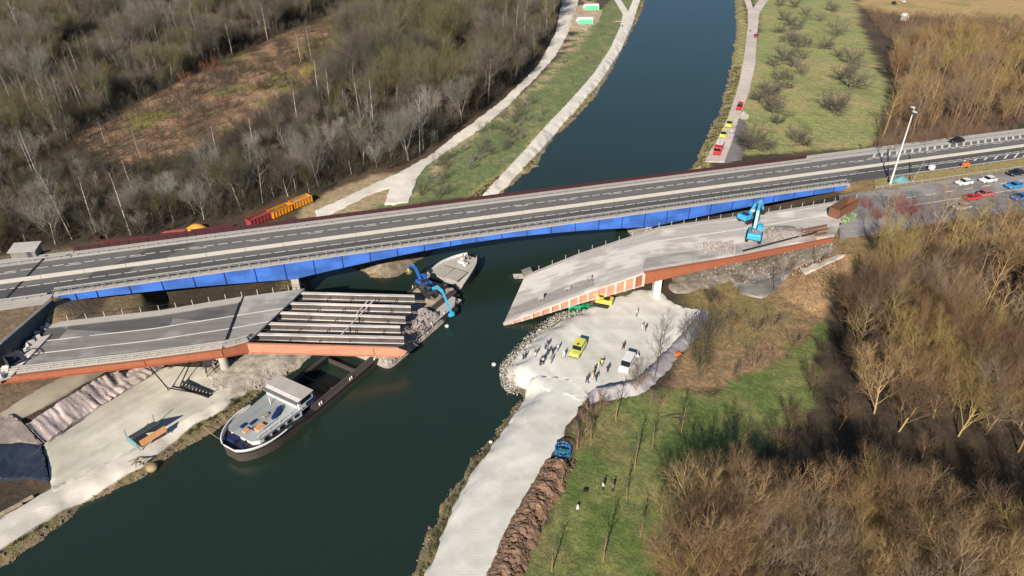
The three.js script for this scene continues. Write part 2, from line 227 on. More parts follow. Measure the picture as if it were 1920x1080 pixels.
// ------------------------------------------------------------------ sheets lying on the ground (tracks, yards, tarpaulins)
const SHEETS = [];
const onSheet = (x, z, m = 0.3) => SHEETS.some((P) => boxed(P, x, z, 3) < m);
function drape(outline, o = {}) { // outline: pixel points on the land (or world [x, z] with o.world)
  const { off = 0.2, edge = 1.5, jag = 0.5, tone, rise, uv = 0.2 } = o;
  let pts = o.world ? outline.map(([x, z]) => [x, z]) : outline.map(([x, y]) => { const p = G(x, y); return [p.x, p.z]; });
  SHEETS.push(Object.assign(pts.slice(), { box: [Math.min(...pts.map((p) => p[0])), Math.max(...pts.map((p) => p[0])), Math.min(...pts.map((p) => p[1])), Math.max(...pts.map((p) => p[1]))] }));
  const line = [];
  pts.forEach((a, i) => { const b = pts[(i + 1) % pts.length], L = Math.hypot(b[0] - a[0], b[1] - a[1]), n = Math.max(1, Math.round(L / 1.1)); for (let k = 0; k < n; k++) { const x = lerp(a[0], b[0], k / n), z = lerp(a[1], b[1], k / n); line.push(new THREE.Vector2(x + (fbm(x * 0.7, z * 0.7, 3) - 0.5) * 2 * jag, z + (fbm(x * 0.7 + 50, z * 0.7, 3) - 0.5) * 2 * jag)); } });
  let tris = THREE.ShapeUtils.triangulateShape(line, []);
  const vs = line.map((p) => [p.x, p.y]), mids = new Map();
  const mid = (a, b) => { const k = a < b ? a * 1e6 + b : b * 1e6 + a; if (!mids.has(k)) { mids.set(k, vs.length); vs.push([(vs[a][0] + vs[b][0]) / 2, (vs[a][1] + vs[b][1]) / 2]); } return mids.get(k); };
  const len = (a, b) => Math.hypot(vs[a][0] - vs[b][0], vs[a][1] - vs[b][1]);
  for (let pass = 0; pass < 26; pass++) {
    const out = []; let cut = false;
    for (const [a, b, c] of tris) { const l = [len(a, b), len(b, c), len(c, a)], m = Math.max(...l); if (m <= edge) { out.push([a, b, c]); continue; } cut = true; const k = l.indexOf(m), [p, q, r] = k === 0 ? [a, b, c] : k === 1 ? [b, c, a] : [c, a, b], n = mid(p, q); out.push([p, n, r], [n, q, r]); }
    tris = out; if (!cut) break;
  }
  const P = [], K = [], U = [], plain = line.map((p) => [p.x, p.y]);
  for (const [x, z] of vs) { const d = rise ? -sd(plain, x, z) : 0; P.push(x, ground(x, z) + off + (rise ? rise(x, z, Math.max(0, d)) : 0), z); const t = tone ? tone(x, z) : 1; const q = Array.isArray(t) ? t : [t, t, t]; K.push(...q); U.push(x * uv, z * uv); }
  // edge skirt, so that the sheet has a lip into the soil
  const n = line.length, ix = []; for (const [a, b, c] of tris) ix.push(a, c, b);
  for (let i = 0; i < n; i++) { P.push(vs[i][0], ground(vs[i][0], vs[i][1]) - 0.3, vs[i][1]); K.push(K[3 * i], K[3 * i + 1], K[3 * i + 2]); U.push(U[2 * i] + 0.1, U[2 * i + 1]); }
  const base = vs.length; for (let i = 0; i < n; i++) { const j = (i + 1) % n; ix.push(i, j, base + i, j, base + j, base + i); }
  const g = new THREE.BufferGeometry(); g.setAttribute('position', new THREE.Float32BufferAttribute(P, 3)); g.setAttribute('color', new THREE.Float32BufferAttribute(K, 3)); g.setAttribute('uv', new THREE.Float32BufferAttribute(U, 2)); g.setIndex(ix); g.computeVertexNormals();
  // faces must look up
  const nm = g.attributes.normal; let up = 0; for (let i = 0; i < vs.length; i++) up += nm.getY(i); if (up < 0) { const a = g.index.array; for (let i = 0; i < a.length; i += 3) { const t = a[i]; a[i] = a[i + 1]; a[i + 1] = t; } g.computeVertexNormals(); }
  g.userData.ready = true; return g;
}
const sheetMat = (c, o = {}) => mt(c, o.rough ?? 0.95, { map: o.map ?? tracksTex, vertexColors: true, bump: o.bump ?? 0.05, ...(o.more || {}) });
const blot = (s, lo, hi, seed = 0) => (x, z) => lerp(lo, hi, smooth((fbm(x * s + seed, z * s, 4) - 0.3) * 2.4));
const chalk = sheetMat([0.7, 0.705, 0.665]), gravel = sheetMat([0.74, 0.71, 0.65]), yardMat = sheetMat([0.6, 0.58, 0.5]), pathMat = sheetMat([0.66, 0.63, 0.57]);
struct('work_platform', drape([[1005, 737], [976, 726], [954, 714], [951, 692], [976, 662], [1006, 631], [1046, 604], [1090, 585], [1150, 560], [1200, 545], [1240, 548], [1262, 572], [1292, 578], [1312, 578], [1302, 610], [1250, 672], [1192, 728], [1102, 741], [1094, 752]], { tone: (x, z) => { const k = blot(0.16, 0.84, 1.04)(x, z) * lerp(0.9, 1.05, smooth(fbm((x * 0.5 + z * 0.86) * 0.12, (x * 0.86 - z * 0.5) * 1.1, 3) * 2 - 0.5)); return [k, k * 0.995, k * (0.97 + 0.04 * fbm(x * 0.1, z * 0.1, 2))]; }, jag: 0.8 }), chalk);
struct('haul_track', drape([[1000, 706], [1104, 718], [1094, 751], [1062, 800], [1026, 870], [985, 930], [955, 990], [925, 1085], [905, 1160], [760, 1160], [796, 1085], [820, 1030], [845, 965], [880, 895], [915, 850], [942, 815], [968, 775]], { off: 0.1, tone: (x, z) => { const a = fbm((x * 0.85 - z * 0.5) * 0.25, (x * 0.5 + z * 0.85) * 0.9, 3); return lerp(0.84, 1.04, a) * blot(0.3, 0.92, 1.03, 4)(x, z); }, jag: 0.9, rise: (x, z, d) => 0.2 * fbm((x * 0.85 - z * 0.5) * 0.3, (x * 0.5 + z * 0.85) * 1.2, 3) }), chalk);
struct('work_yard', drape([[96, 905], [84, 836], [140, 800], [205, 752], [312, 690], [395, 690], [470, 668], [560, 664], [535, 690], [470, 728], [440, 748], [400, 762], [300, 815], [240, 850], [165, 895], [100, 925]], { tone: (x, z) => blot(0.2, 0.86, 1.1, 7)(x, z) * lerp(0.88, 1.06, smooth(fbm((x * 0.6 - z * 0.8) * 0.1 + 4, (x * 0.8 + z * 0.6) * 1.0, 3) * 2 - 0.5)), jag: 0.4, rise: (x, z) => 0.14 * fbm((x * 0.6 - z * 0.8) * 0.25, (x * 0.8 + z * 0.6) * 0.9, 3) }), yardMat);
struct('rubble_ground', drape([[395, 690], [470, 664], [600, 660], [612, 672], [545, 700], [470, 738], [430, 740], [400, 720]], { off: 0.3, tone: (x, z) => lerp(0.6, 1.2, fbm(x * 1.3, z * 1.3, 2)), jag: 1.1, rise: (x, z, d) => 0.5 * fbm(x * 1.1, z * 1.1, 3) * smooth(d / 1.5) }), sheetMat([0.6, 0.55, 0.48], { map: earthTex, bump: 0.1 }));
struct('towpath', drape([[-120, 1088], [-120, 1030], [0, 974], [100, 916], [165, 888], [260, 838], [340, 792], [410, 752], [440, 748], [425, 765], [330, 826], [262, 880], [140, 950], [0, 1032]], { off: 0.26, jag: 0.25, tone: (x, z) => { const d = (x * 0.63 + z * 0.78); return 0.84 + 0.16 * smooth(Math.sin(d * 1.2) + 0.4) * 1 + 0.08 * (fbm(x * 0.4, z * 0.4, 3) - 0.5); } }), pathMat);
struct('haul_road', drape([[590, 396], [640, 374], [712, 340], [748, 324], [800, 296], [880, 236], [950, 182], [1010, 122], [1042, 62], [1056, -10], [1062, -60], [1092, -60], [1084, 5], [1066, 60], [1042, 105], [1005, 146], [955, 197], [905, 240], [842, 282], [800, 310], [784, 330], [776, 352], [768, 380], [722, 386], [732, 352], [690, 366], [600, 414]], { edge: 2, jag: 0.7, tone: blot(0.12, 0.86, 1.06) }), gravel);
struct('towpath', drape([[905, 368], [930, 340], [975, 292], [1022, 238], [1068, 190], [1112, 140], [1144, 92], [1163, 50], [1168, 28], [1150, -4], [1130, -50], [1142, -50], [1160, -6], [1178, 22], [1189, -6], [1196, -50], [1207, -50], [1200, 2], [1186, 45], [1164, 95], [1130, 148], [1086, 200], [1042, 250], [1000, 296], [955, 346], [930, 368]], { edge: 2, jag: 0.25, tone: blot(0.12, 0.92, 1.05, 3) }), gravel);
struct('towpath', drape([[1320, 305], [1345, 262], [1365, 220], [1385, 160], [1396, 100], [1402, 50], [1402, 20], [1392, -10], [1386, -60], [1398, -60], [1406, -4], [1412, 16], [1428, -6], [1442, -60], [1462, -60], [1440, 0], [1424, 24], [1420, 60], [1416, 120], [1404, 175], [1384, 225], [1374, 262], [1358, 305]], { edge: 2, jag: 0.25, tone: blot(0.12, 0.88, 1.04, 3) }), sheetMat([0.62, 0.55, 0.52]));
struct('gravel_patch', drape([[1374, 232], [1392, 218], [1400, 235], [1392, 300], [1356, 305]], { off: 0.12, jag: 0.8, edge: 2, tone: blot(0.3, 0.7, 1.1) }), sheetMat([0.2, 0.19, 0.19]));
struct('sand_patch', drape([[1075, 12], [1110, 8], [1130, 20], [1122, 42], [1100, 56], [1066, 50]], { off: 0.2, jag: 1.2, edge: 2, tone: blot(0.3, 0.85, 1.1) }), sheetMat([0.62, 0.5, 0.36], { map: earthTex }));
struct('dirt_spit', drape([[672, 500], [700, 486], [770, 462], [815, 456], [822, 464], [795, 482], [772, 500], [760, 522], [725, 522], [690, 512]], { off: 0.35, jag: 0.6, edge: 1.2, tone: blot(0.4, 0.7, 1.1), rise: (x, z, d) => 0.5 * smooth(d / 2) }), sheetMat([0.3, 0.25, 0.19], { map: earthTex }));
struct('dirt_path', drape([[-40, 800], [0, 778], [60, 738], [110, 712], [165, 690], [235, 680], [200, 700], [150, 726], [110, 752], [40, 786], [8, 808], [-40, 830]], { off: 0.25, jag: 0.3, tone: blot(0.3, 0.8, 1.05) }), sheetMat([0.42, 0.37, 0.29]));

// plastic sheeting on the two slopes of the abutment
const plastic = (c, rough = 0.32) => sheetMat(c, { rough, map: dustTex, bump: 0.0 });
const folds = (ang, amp, f) => (x, z, d) => { const u = x * Math.cos(ang) + z * Math.sin(ang), v = -x * Math.sin(ang) + z * Math.cos(ang); const r = fbm(u * f + 0.5 * fbm(u * 0.5, v * 0.5, 2), v * 0.13, 3); return amp * Math.pow(Math.abs(2 * r - 1), 0.6) + 0.12 * fbm(x * 1.5, z * 1.5, 2); };
tag(struct('slope_sheeting', drape([[52, 802], [110, 762], [160, 730], [205, 704], [260, 692], [292, 686], [310, 690], [262, 722], [206, 756], [140, 796], [88, 836]], { edge: 0.45, jag: 0.12, off: 0.3, rise: folds(2.08, 0.7, 0.85), tone: (x, z) => { const k = lerp(0.6, 1.1, fbm(x * 0.5, z * 0.5, 3)); return [k, k * 0.94, k * 0.93]; } }), plastic([0.68, 0.62, 0.61], 0.24)), 'wrinkled grey brown plastic sheeting pegged over the slope under the broken deck', 'sheeting').userData.kind = undefined;
tag(struct('cover_sheet', drape([[-60, 845], [0, 837], [40, 834], [80, 838], [95, 905], [60, 899], [0, 902], [-60, 905]], { edge: 0.45, jag: 0.15, off: 0.35, rise: folds(0.2, 0.4, 0.5), tone: (x, z) => lerp(0.7, 1.2, fbm(x * 0.4, z * 0.4, 3)) }), plastic([0.045, 0.06, 0.1], 0.3)), 'dark navy plastic sheet over the slope at the left edge', 'sheeting').userData.kind = undefined;
tag(struct('cover_sheet', drape([[-60, 792], [0, 786], [22, 782], [60, 815], [84, 838], [40, 833], [0, 836], [-60, 844]], { edge: 0.45, jag: 0.15, off: 0.4, rise: folds(0.4, 0.6, 0.5), tone: (x, z) => lerp(0.75, 1.1, fbm(x * 0.6, z * 0.6, 3)) }), plastic([0.5, 0.43, 0.39], 0.4)), 'pale pinkish plastic sheet above the navy sheet at the left edge', 'sheeting').userData.kind = undefined;
for (const o of scene.children) if (o.userData.kind === undefined) delete o.userData.kind;
struct('concrete_apron', drape([[1362, 516], [1420, 500], [1470, 502], [1484, 512], [1450, 548], [1428, 560], [1392, 552]], { off: 0.4, jag: 0.3, tone: blot(0.4, 0.6, 1.15) }), sheetMat([0.33, 0.33, 0.33], { map: dustTex }));
struct('stone_kerb_strip', drape([[1500, 506], [1580, 476], [1586, 480], [1510, 516]], { off: 0.35, jag: 0.2, tone: blot(0.4, 0.8, 1.1) }), sheetMat([0.5, 0.45, 0.41]));
struct('rubble_ground', drape([[1270, 505], [1340, 490], [1460, 470], [1560, 450], [1565, 470], [1500, 500], [1380, 520], [1330, 540], [1270, 552], [1250, 540]], { off: 0.3, jag: 1, edge: 1.2, tone: (x, z) => lerp(0.5, 1.25, fbm(x * 1.1, z * 1.1, 2)), rise: (x, z, d) => 0.6 * fbm(x * 0.9, z * 0.9, 3) * smooth(d / 1.5) }), sheetMat([0.36, 0.32, 0.28], { map: earthTex, bump: 0.1 }));

// raised bund with grey membrane round the platform's edge
{
  const line = [[1100, 741], [1150, 735], [1192, 726], [1222, 700], [1250, 668], [1278, 638], [1300, 610], [1313, 580]].map(([x, y]) => G(x, y)), cv = new THREE.CatmullRomCurve3(line), rows = [];
  for (let i = 0; i <= 70; i++) { const p = cv.getPoint(i / 70), t = cv.getTangent(i / 70), n = V(-t.z, 0, t.x).normalize(), r = [], hgt = (1.6 - 0.8 * smooth((i - 25) / 25)) * smooth(i / 4) * smooth((70 - i) / 6); for (const [o, h] of [[-2.5, -0.3], [-1.5, 0.35], [-0.9, 0.9], [-0.3, 1], [0.3, 0.85], [0.7, 0.2], [0.95, -0.3]]) { const q = p.clone().addScaledVector(n, -o * 0.85 + (fbm(i * 0.7, o * 3, 3) - 0.5) * 1.1); q.y = ground(q.x, q.z) + 0.15 + h * hgt * (0.7 + 0.6 * fbm(i * 0.5, o, 3)); r.push(q); } rows.push(r); }
  const g = quads(rows); boxUV(g, 0.3); g.userData.ready = true;
  const o = new THREE.Mesh(g, mt([0.4, 0.385, 0.43], 0.5, { map: dustTex })); o.name = 'membrane_bund'; scene.add(o); tag(o, 'low bund under pale lilac grey membrane along the edge of the white platform', 'earth bund');
}
{ // spoil heap along the haul track
  const line = [[925, 1120], [948, 1060], [968, 1010], [998, 950], [1022, 908], [1046, 866]].map(([x, y]) => G(x + 6, y)), cv = new THREE.CatmullRomCurve3(line), rows = [];
  for (let i = 0; i <= 220; i++) { const p = cv.getPoint(i / 220), t = cv.getTangent(i / 220), n = V(-t.z, 0, t.x).normalize(), r = [], e = smooth(i / 6) * smooth((220 - i) / 8); for (let k = -8; k <= 8; k++) { const u = k / 8, q = p.clone().addScaledVector(n, u * 2.6); const lump = fbm(q.x * 0.9, q.z * 0.9, 4), fine = fbm(q.x * 3, q.z * 3, 2); q.y = ground(q.x, q.z) - 0.15 + e * (1 - u * u) * (0.5 + 1.5 * lump + 0.55 * fine); q.addScaledVector(n, (lump - 0.5) * 1.2 * (Math.abs(u) > 0.8 ? 1 : 0.3)); r.push(q); } rows.push(r); }
  const g = quads(rows); boxUV(g, 0.35); g.userData.ready = true; const o = new THREE.Mesh(g, mt([0.34, 0.215, 0.15], 0.97, { map: earthTex, bump: 0.12 })); o.name = 'spoil_heap'; scene.add(o); tag(o, 'long ridge of dug brown soil beside the white haul track', 'soil heap');
}

// ------------------------------------------------------------------ the road bridge in use
const depthAt = (s) => { const g = (c, w) => Math.max(0, 1 - Math.abs(s - c) / w) ** 1.6; return s < 45.4 ? 1.6 + 2.6 * g(45.4, 45) : s < 88 ? 1.4 + 2.8 * g(45.4, 40) : s < 130.6 ? 1.4 + 2.7 * g(130.6, 40) : 1.5 + 2.6 * g(130.6, 56); };
const BL = 188;
{
  const b = thing('road_bridge', 'long motorway bridge with blue side girder crossing the whole canal', 'bridge', V(0, 0, 0));
  const P = (s, t, y) => BR(s, t, y);
  part('deck_slab', [slab([P(0, 0.05, DECK - 0.06), P(BL, 0.05, DECK - 0.06), P(BL, 18.7, DECK - 0.06), P(0, 18.7, DECK - 0.06)], 0.34)], M.concreteDark, b);
  const strip = (t0, t1, y, m, name, s0 = 0, s1 = BL, h = 0.05) => part(name, slab([P(s0, t0, DECK + y), P(s1, t0, DECK + y), P(s1, t1, DECK + y), P(s0, t1, DECK + y)], h), m, b);
  // ledge, verge and the two carriageways
  strip(-0.05, 1.2, 0.10, M.concrete, 'ledge', 0, BL, 0.16); strip(16.0, 18.6, 0.16, M.verge, 'verge', 0, BL, 0.2);
  // girder: near face in plates between stiffeners, far face in one
  const edges = [0]; while (edges[edges.length - 1] < BL - 4) edges.push(Math.min(BL, edges[edges.length - 1] + (edges.length < 3 ? 3.8 : 6.05))); edges[edges.length - 1] = BL;
  for (let i = 0; i + 1 < edges.length; i++) {
    const s0 = edges[i] + 0.06, s1 = edges[i + 1] - 0.06, rows = [[], []], n = 6, back = [[], []], bot = [[], []];
    for (let k = 0; k <= n; k++) { const s = lerp(s0, s1, k / n), d = depthAt(s); rows[0].push(P(s, -0.02, DECK - 0.08)); rows[1].push(P(s, 0.06, DECK - d)); bot[0].push(P(s, 0.06, DECK - d)); bot[1].push(P(s, 0.7, DECK - d)); back[0].push(P(s, 0.12, DECK - 0.1)); back[1].push(P(s, 0.16, DECK - d)); }
    part('girder_plate', [quads(rows), quads(bot), quads(back)], M.blue, b);
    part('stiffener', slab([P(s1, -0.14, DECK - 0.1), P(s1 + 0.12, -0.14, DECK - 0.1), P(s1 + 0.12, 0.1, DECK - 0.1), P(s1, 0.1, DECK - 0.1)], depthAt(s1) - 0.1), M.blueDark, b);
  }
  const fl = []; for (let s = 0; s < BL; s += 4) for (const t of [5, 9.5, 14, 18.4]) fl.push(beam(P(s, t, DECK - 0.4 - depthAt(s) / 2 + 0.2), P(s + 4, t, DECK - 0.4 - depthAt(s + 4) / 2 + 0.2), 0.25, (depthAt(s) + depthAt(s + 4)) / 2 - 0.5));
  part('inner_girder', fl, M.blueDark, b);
  for (const s of [45.4, 130.6]) { const a = P(s, 0.8, 0), c = P(s, 17.8, 0); part('pier', [beam(V(a.x, 2.4, a.z), V(c.x, 2.4, c.z), 1.6, 8.4 - 0.4)], M.concrete, b); }
  for (const s of [0.4, BL - 0.4]) { const a = P(s, -0.2, 7.5), c = P(s, 18.8, 7.5); part('abutment', [beam(a, c, 0.8, 5.6)], M.concrete, b); }
  // near guardrail with two rails, far railing with dark red netting
  const posts = [], rails = [], np = [], far = [];
  for (let s = 1; s < BL; s += 2) { posts.push(beam(P(s, 1.55, DECK), P(s, 1.55, DECK + 0.85), 0.09, 0.14), beam(P(s, 0.25, DECK + 0.1), P(s, 0.25, DECK + 1.15), 0.08, 0.08)); far.push(beam(P(s, 16.4, DECK + 0.1), P(s, 16.4, DECK + 0.85), 0.1, 0.14)); np.push(beam(P(s, 18.45, DECK + 0.1), P(s, 18.45, DECK + 1.2), 0.08, 0.08)); }
  for (const p of posts) part('railing_post', p, M.steel, b);
  for (const p of far) part('guardrail_post', p, M.steel, b);
  part('guardrail', [beam(P(0, 1.65, DECK + 0.78), P(BL, 1.65, DECK + 0.78), 0.1, 0.3), beam(P(0, 1.65, DECK + 0.42), P(BL, 1.65, DECK + 0.42), 0.08, 0.12)], M.steel, b);
  part('hand_rail', [beam(P(0, 0.25, DECK + 1.15), P(BL, 0.25, DECK + 1.15), 0.1, 0.08), beam(P(0, 0.25, DECK + 0.7), P(BL, 0.25, DECK + 0.7), 0.05, 0.05)], M.steel, b);
  part('guardrail', [beam(P(0, 16.3, DECK + 0.72), P(BL, 16.3, DECK + 0.72), 0.1, 0.3)], M.steel, b);
  part('parapet_net', [quads([[P(0, 18.5, DECK + 0.1), P(BL, 18.5, DECK + 0.1)], [P(0, 18.5, DECK + 1.15), P(BL, 18.5, DECK + 1.15)]]), ...np], M.net, b);
}
// carriageways run on over both banks
const road = (n, t0, t1, s0, s1, y, m) => struct(n, join(slab([BR(s0, t0, DECK + y), BR(s1, t0, DECK + y), BR(s1, t1, DECK + y), BR(s0, t1, DECK + y)], 0.06), 0.2), m);
road('carriageway', 1.2, 8.0, -140, 330, 0.02, M.asphalt); road('carriageway', 8.7, 16.0, -140, 330, 0.02, M.asphalt);
road('road_shoulder', 1.25, 5.2, -140, 330, 0.032, M.asphaltDark);
road('road_verge', -2.6, 1.15, -140, -0.3, -0.03, M.concrete); road('road_verge', 16.1, 19.2, -140, -0.3, 0.0, M.verge); road('road_verge', 16.1, 20.5, BL + 0.3, 330, 0.0, M.verge);
road('road_verge', 5.6, 7.9, 196, 330, 0.04, M.asphaltDark);
{ // painted lines
  const flat = (t, s0, s1, w = 0.2, y = 0.05) => slab([BR(s0, t - w / 2, DECK + y), BR(s1, t - w / 2, DECK + y), BR(s1, t + w / 2, DECK + y), BR(s0, t + w / 2, DECK + y)], 0.012);
  const dash = []; for (let s = -138; s < 330; s += 12.5) dash.push(flat(12.35, s, s + 3.2, 0.16)); for (let s = -138; s < 330; s += 3) dash.push(flat(12.95, s, s + 2.1, 0.22));
  const sol = []; for (let s = -138; s < 330; s += 3) sol.push(flat(5.45, s, s + 2.4, 0.2));
  sol.push(flat(9.0, -138, 330, 0.1), flat(15.75, -138, 186, 0.12));
  const hat = []; for (let s = 209; s < 330; s += 2.7) hat.push(slab([BR(s, 15.9, DECK + 0.05), BR(s + 0.75, 15.9, DECK + 0.05), BR(s - 2.2 + 0.75, 13.8, DECK + 0.05), BR(s - 2.2, 13.8, DECK + 0.05)], 0.012)); hat.push(flat(13.7, 205, 330, 0.22));
  for (let s = 226; s < 330; s += 3.2) { const w = 2.6 * Math.min(1, (s - 224) / 22); hat.push(slab([BR(s, 4.5 - w, DECK + 0.05), BR(s + 0.8, 4.5 - w, DECK + 0.05), BR(s + 0.8 + 1.7 * w, 4.5, DECK + 0.05), BR(s + 1.7 * w, 4.5, DECK + 0.05)], 0.012)); } hat.push(flat(4.6, 206, 330, 0.2));
  road_mark('lane_markings', [dash, sol]); road_mark('hatched_markings', [hat]);
  function road_mark(n, g) { struct(n, join(g), M.line); }
  // expansion joints and patches
  const joint = (a, c, w, m, y) => { const A0 = V(a.x, DECK + y, a.z), C0 = V(c.x, DECK + y, c.z); return beam(A0, C0, w, 0.02); };
  struct('expansion_joint', join([joint(BR(-5.4, 18.4), BR(-8.6, 1.4), 0.5, 0, 0.07), joint(W(1665, 276, DECK), W(1665, 342, DECK), 0.35, 0, 0.07), joint(W(1705, 292, DECK), W(1706, 338, DECK), 0.3, 0, 0.075)]), M.black);
  struct('road_patch', join([slab([BR(8, 8.8, DECK + 0.04), BR(18, 8.8, DECK + 0.04), BR(26, 15.9, DECK + 0.04), BR(16, 15.9, DECK + 0.04)], 0.012), slab([BR(2, 1.3, DECK + 0.044), BR(10, 1.3, DECK + 0.044), BR(14, 7.9, DECK + 0.044), BR(6, 7.9, DECK + 0.044)], 0.012)]), M.asphaltDark);
}
{ // concrete median barrier, in cast lengths
  const m = thing('median_barrier', 'cream concrete barrier running between the two carriageways', 'barrier'), prof = [[7.9, 0], [7.9, 0.1], [8.15, 0.32], [8.26, 0.74], [8.46, 0.74], [8.62, 0.32], [8.85, 0.1], [8.85, 0]];
  const seg = (s0, s1) => { const r = [s0, s1].map((s) => prof.map(([t, y]) => BR(s, t, DECK + y))); return [quads(r), quads([[r[0][0], r[0][7]], [r[0][1], r[0][6]], [r[0][2], r[0][5]], [r[0][3], r[0][4]]]), quads([[r[1][0], r[1][7]], [r[1][1], r[1][6]], [r[1][2], r[1][5]], [r[1][3], r[1][4]]])]; };
  for (let s = -140; s < 330; s += 8) part('barrier_section', seg(s + 0.03, s + 7.97), M.cream, m);
}
{ // guardrails of the left approach and of the right approach
  const mk = (label, s0, s1, t) => { const r = thing('guardrail', label, 'guardrail'); for (let s = s0; s < s1; s += 2.5) part('post', beam(BR(s, t, DECK - 0.3), BR(s, t, DECK + 0.6), 0.1, 0.14), M.steel, r); part('rail', beam(BR(s0, t - 0.08, DECK + 0.6), BR(s1, t - 0.08, DECK + 0.6), 0.08, 0.32), M.steel, r); };
  mk('steel guardrail at the near side of the left bridge approach', -90, -1, 0.4); mk('steel guardrail at the far side of the left bridge approach', -90, -1, 16.5);
  mk('steel guardrail at the far side of the right bridge approach', BL + 1, 300, 17.6); mk('steel guardrail along the far edge of the grass strip at right', BL + 12, 300, 0.3); mk('steel guardrail along the near edge of the grass strip at right', BL + 4, 300, -4.4);
}

// ------------------------------------------------------------------ the old bridge, left part: deck, bared girders, edge girder
{
  const o = thing('broken_bridge', 'left half of the broken old bridge with bared girders sagging onto the barge', 'broken bridge');
  const N = [W(-60, 714, 7.2), W(0, 706, 7.5), W(270, 675, 8.7), W(415, 655, 9.5), W(462, 643, 9.3)], F = [W(60, 610, 7.8), W(95, 605, 8), W(300, 582, 8.7), W(455, 556, 9.3), W(571, 541, 9.3)];
  const pane = (a, b, m, n, t0 = 0, t1 = 1, y = 0) => { const r = []; const L = (p, q, t) => p.clone().lerp(q, t).add(V(0, y, 0)); part(n, slab([L(N[a], F[a], t0), L(N[b], F[b], t0), L(N[b], F[b], t1), L(N[a], F[a], t1)], y ? 0.03 : 0.35), m, o); };
  const jointN = 3.35; void jointN;
  pane(0, 1, M.oldDeck, 'deck'); pane(1, 2, M.oldDeck, 'deck'); pane(2, 3, M.oldDeck, 'deck'); pane(3, 4, M.stripDeck, 'deck_slab_strip');
  for (const [a, b] of [[1, 2], [2, 3]]) { pane(a, b, mt([0.14, 0.14, 0.145], 0.95, { map: dustTex }), 'asphalt_lane', 0.60, 0.86, 0.04); pane(a, b, mt([0.3, 0.295, 0.29], 0.95, { map: dustTex }), 'dusty_lane', 0.36, 0.58, 0.045); pane(a, b, M.oldDeck, 'asphalt_lane', 0.12, 0.34, 0.05); pane(a, b, M.concrete, 'kerb_strip', 0.88, 0.995, 0.1); }
  for (const t of [0.355, 0.6]) for (const [a, b] of [[1, 2], [2, 3], [3, 4]]) pane(a, b, M.line, 'lane_line', t, t + 0.014, 0.075);
  part('deck_joint', [beam(N[3].clone().add(V(0.3, 0.05, 0)), F[3].clone().add(V(0, 0.05, 0)), 0.5, 0.08)], M.black, o);
  // edge girder, three lengths, and the railing that still stands on it
  const E = [W(-60, 716, 7.4), W(0, 709, 7.7), W(270, 677, 8.9), W(415, 657, 9.7), W(462, 645, 9.5), W(700, 651, 5.6), W(747, 653, 5.0)], D = [0.95, 0.95, 1.1, 1.4, 1.85, 1.95, 1.9];
  for (let i = 0; i < 6; i++) { const a = E[i], b = E[i + 1], y = V(0, 1, 0); const top = V(0, 0, 0.45); part('edge_girder', [quads([[a, b], [a.clone().addScaledVector(y, -D[i]), b.clone().addScaledVector(y, -D[i + 1])]]), quads([[a, b], [a.clone().sub(top), b.clone().sub(top)]]), quads([[a.clone().sub(top), b.clone().sub(top)], [a.clone().sub(top).addScaledVector(y, -D[i]), b.clone().sub(top).addScaledVector(y, -D[i + 1])]]), beam(a.clone().add(V(0, -D[i], 0.1)), b.clone().add(V(0, -D[i + 1], 0.1)), 0.5, 0.1)], i < 4 ? M.rust : M.rustPale, o); if (i > 0) part('girder_stiffener', beam(a.clone().add(V(0, -0.05, 0.06)), a.clone().add(V(0, -D[i], 0.06)), 0.12, 0.12), M.rust, o); }
  { const a = E[6], y = V(0, 1, 0); part('girder_nose', [quads([[a, a.clone().add(V(1.6, -0.9, -0.25))], [a.clone().addScaledVector(y, -2.3), a.clone().add(V(0.5, -2.2, -0.25))]]), quads([[a, a.clone().add(V(1.6, -0.9, -0.25))], [a.clone().add(V(0, -0.2, -0.5)), a.clone().add(V(1.5, -1.0, -0.5))]])], M.rustPale, o); }
  const up = V(0, 1, 0);
  for (const [a, b] of [[0, 1], [1, 2], [2, 3], [3, 4]]) { const n = Math.max(2, Math.round(N[a].distanceTo(N[b]) / 2)); for (let k = 0; k < n; k++) { const p = N[a].clone().lerp(N[b], k / n).add(V(0, 0, -0.5)); part('railing_post', beam(p, p.clone().addScaledVector(up, 1.0), 0.1, 0.1), M.concrete, o); }
    for (const [h, w] of [[1.0, 0.12], [0.55, 0.1]]) part('railing_rail', beam(N[a].clone().add(V(0, h, -0.5)), N[b].clone().add(V(0, h, -0.5)), w, w), M.concrete, o);
    part('guardrail', beam(N[a].clone().add(V(0, 0.6, -1.6)), N[b].clone().add(V(0, 0.6, -1.6)), 0.1, 0.32), M.steel, o); part('kerb', beam(N[a].clone().add(V(0, 0.1, -0.9)), N[b].clone().add(V(0, 0.1, -0.9)), 1.1, 0.2), M.concrete, o); }
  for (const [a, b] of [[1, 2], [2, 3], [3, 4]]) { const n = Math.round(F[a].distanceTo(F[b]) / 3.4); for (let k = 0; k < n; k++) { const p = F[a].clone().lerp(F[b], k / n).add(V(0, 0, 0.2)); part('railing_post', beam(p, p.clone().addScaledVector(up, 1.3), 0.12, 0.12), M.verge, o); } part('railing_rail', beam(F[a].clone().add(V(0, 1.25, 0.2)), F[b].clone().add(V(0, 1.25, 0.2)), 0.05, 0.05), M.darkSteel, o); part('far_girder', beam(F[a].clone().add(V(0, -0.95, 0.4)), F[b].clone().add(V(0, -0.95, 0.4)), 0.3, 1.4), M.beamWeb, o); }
  // five bared I-girders
  const GL = [[571, 547, 777, 555], [549, 566, 770, 575], [530, 584, 760, 595], [505, 604, 750, 613], [482, 624, 757, 633]];
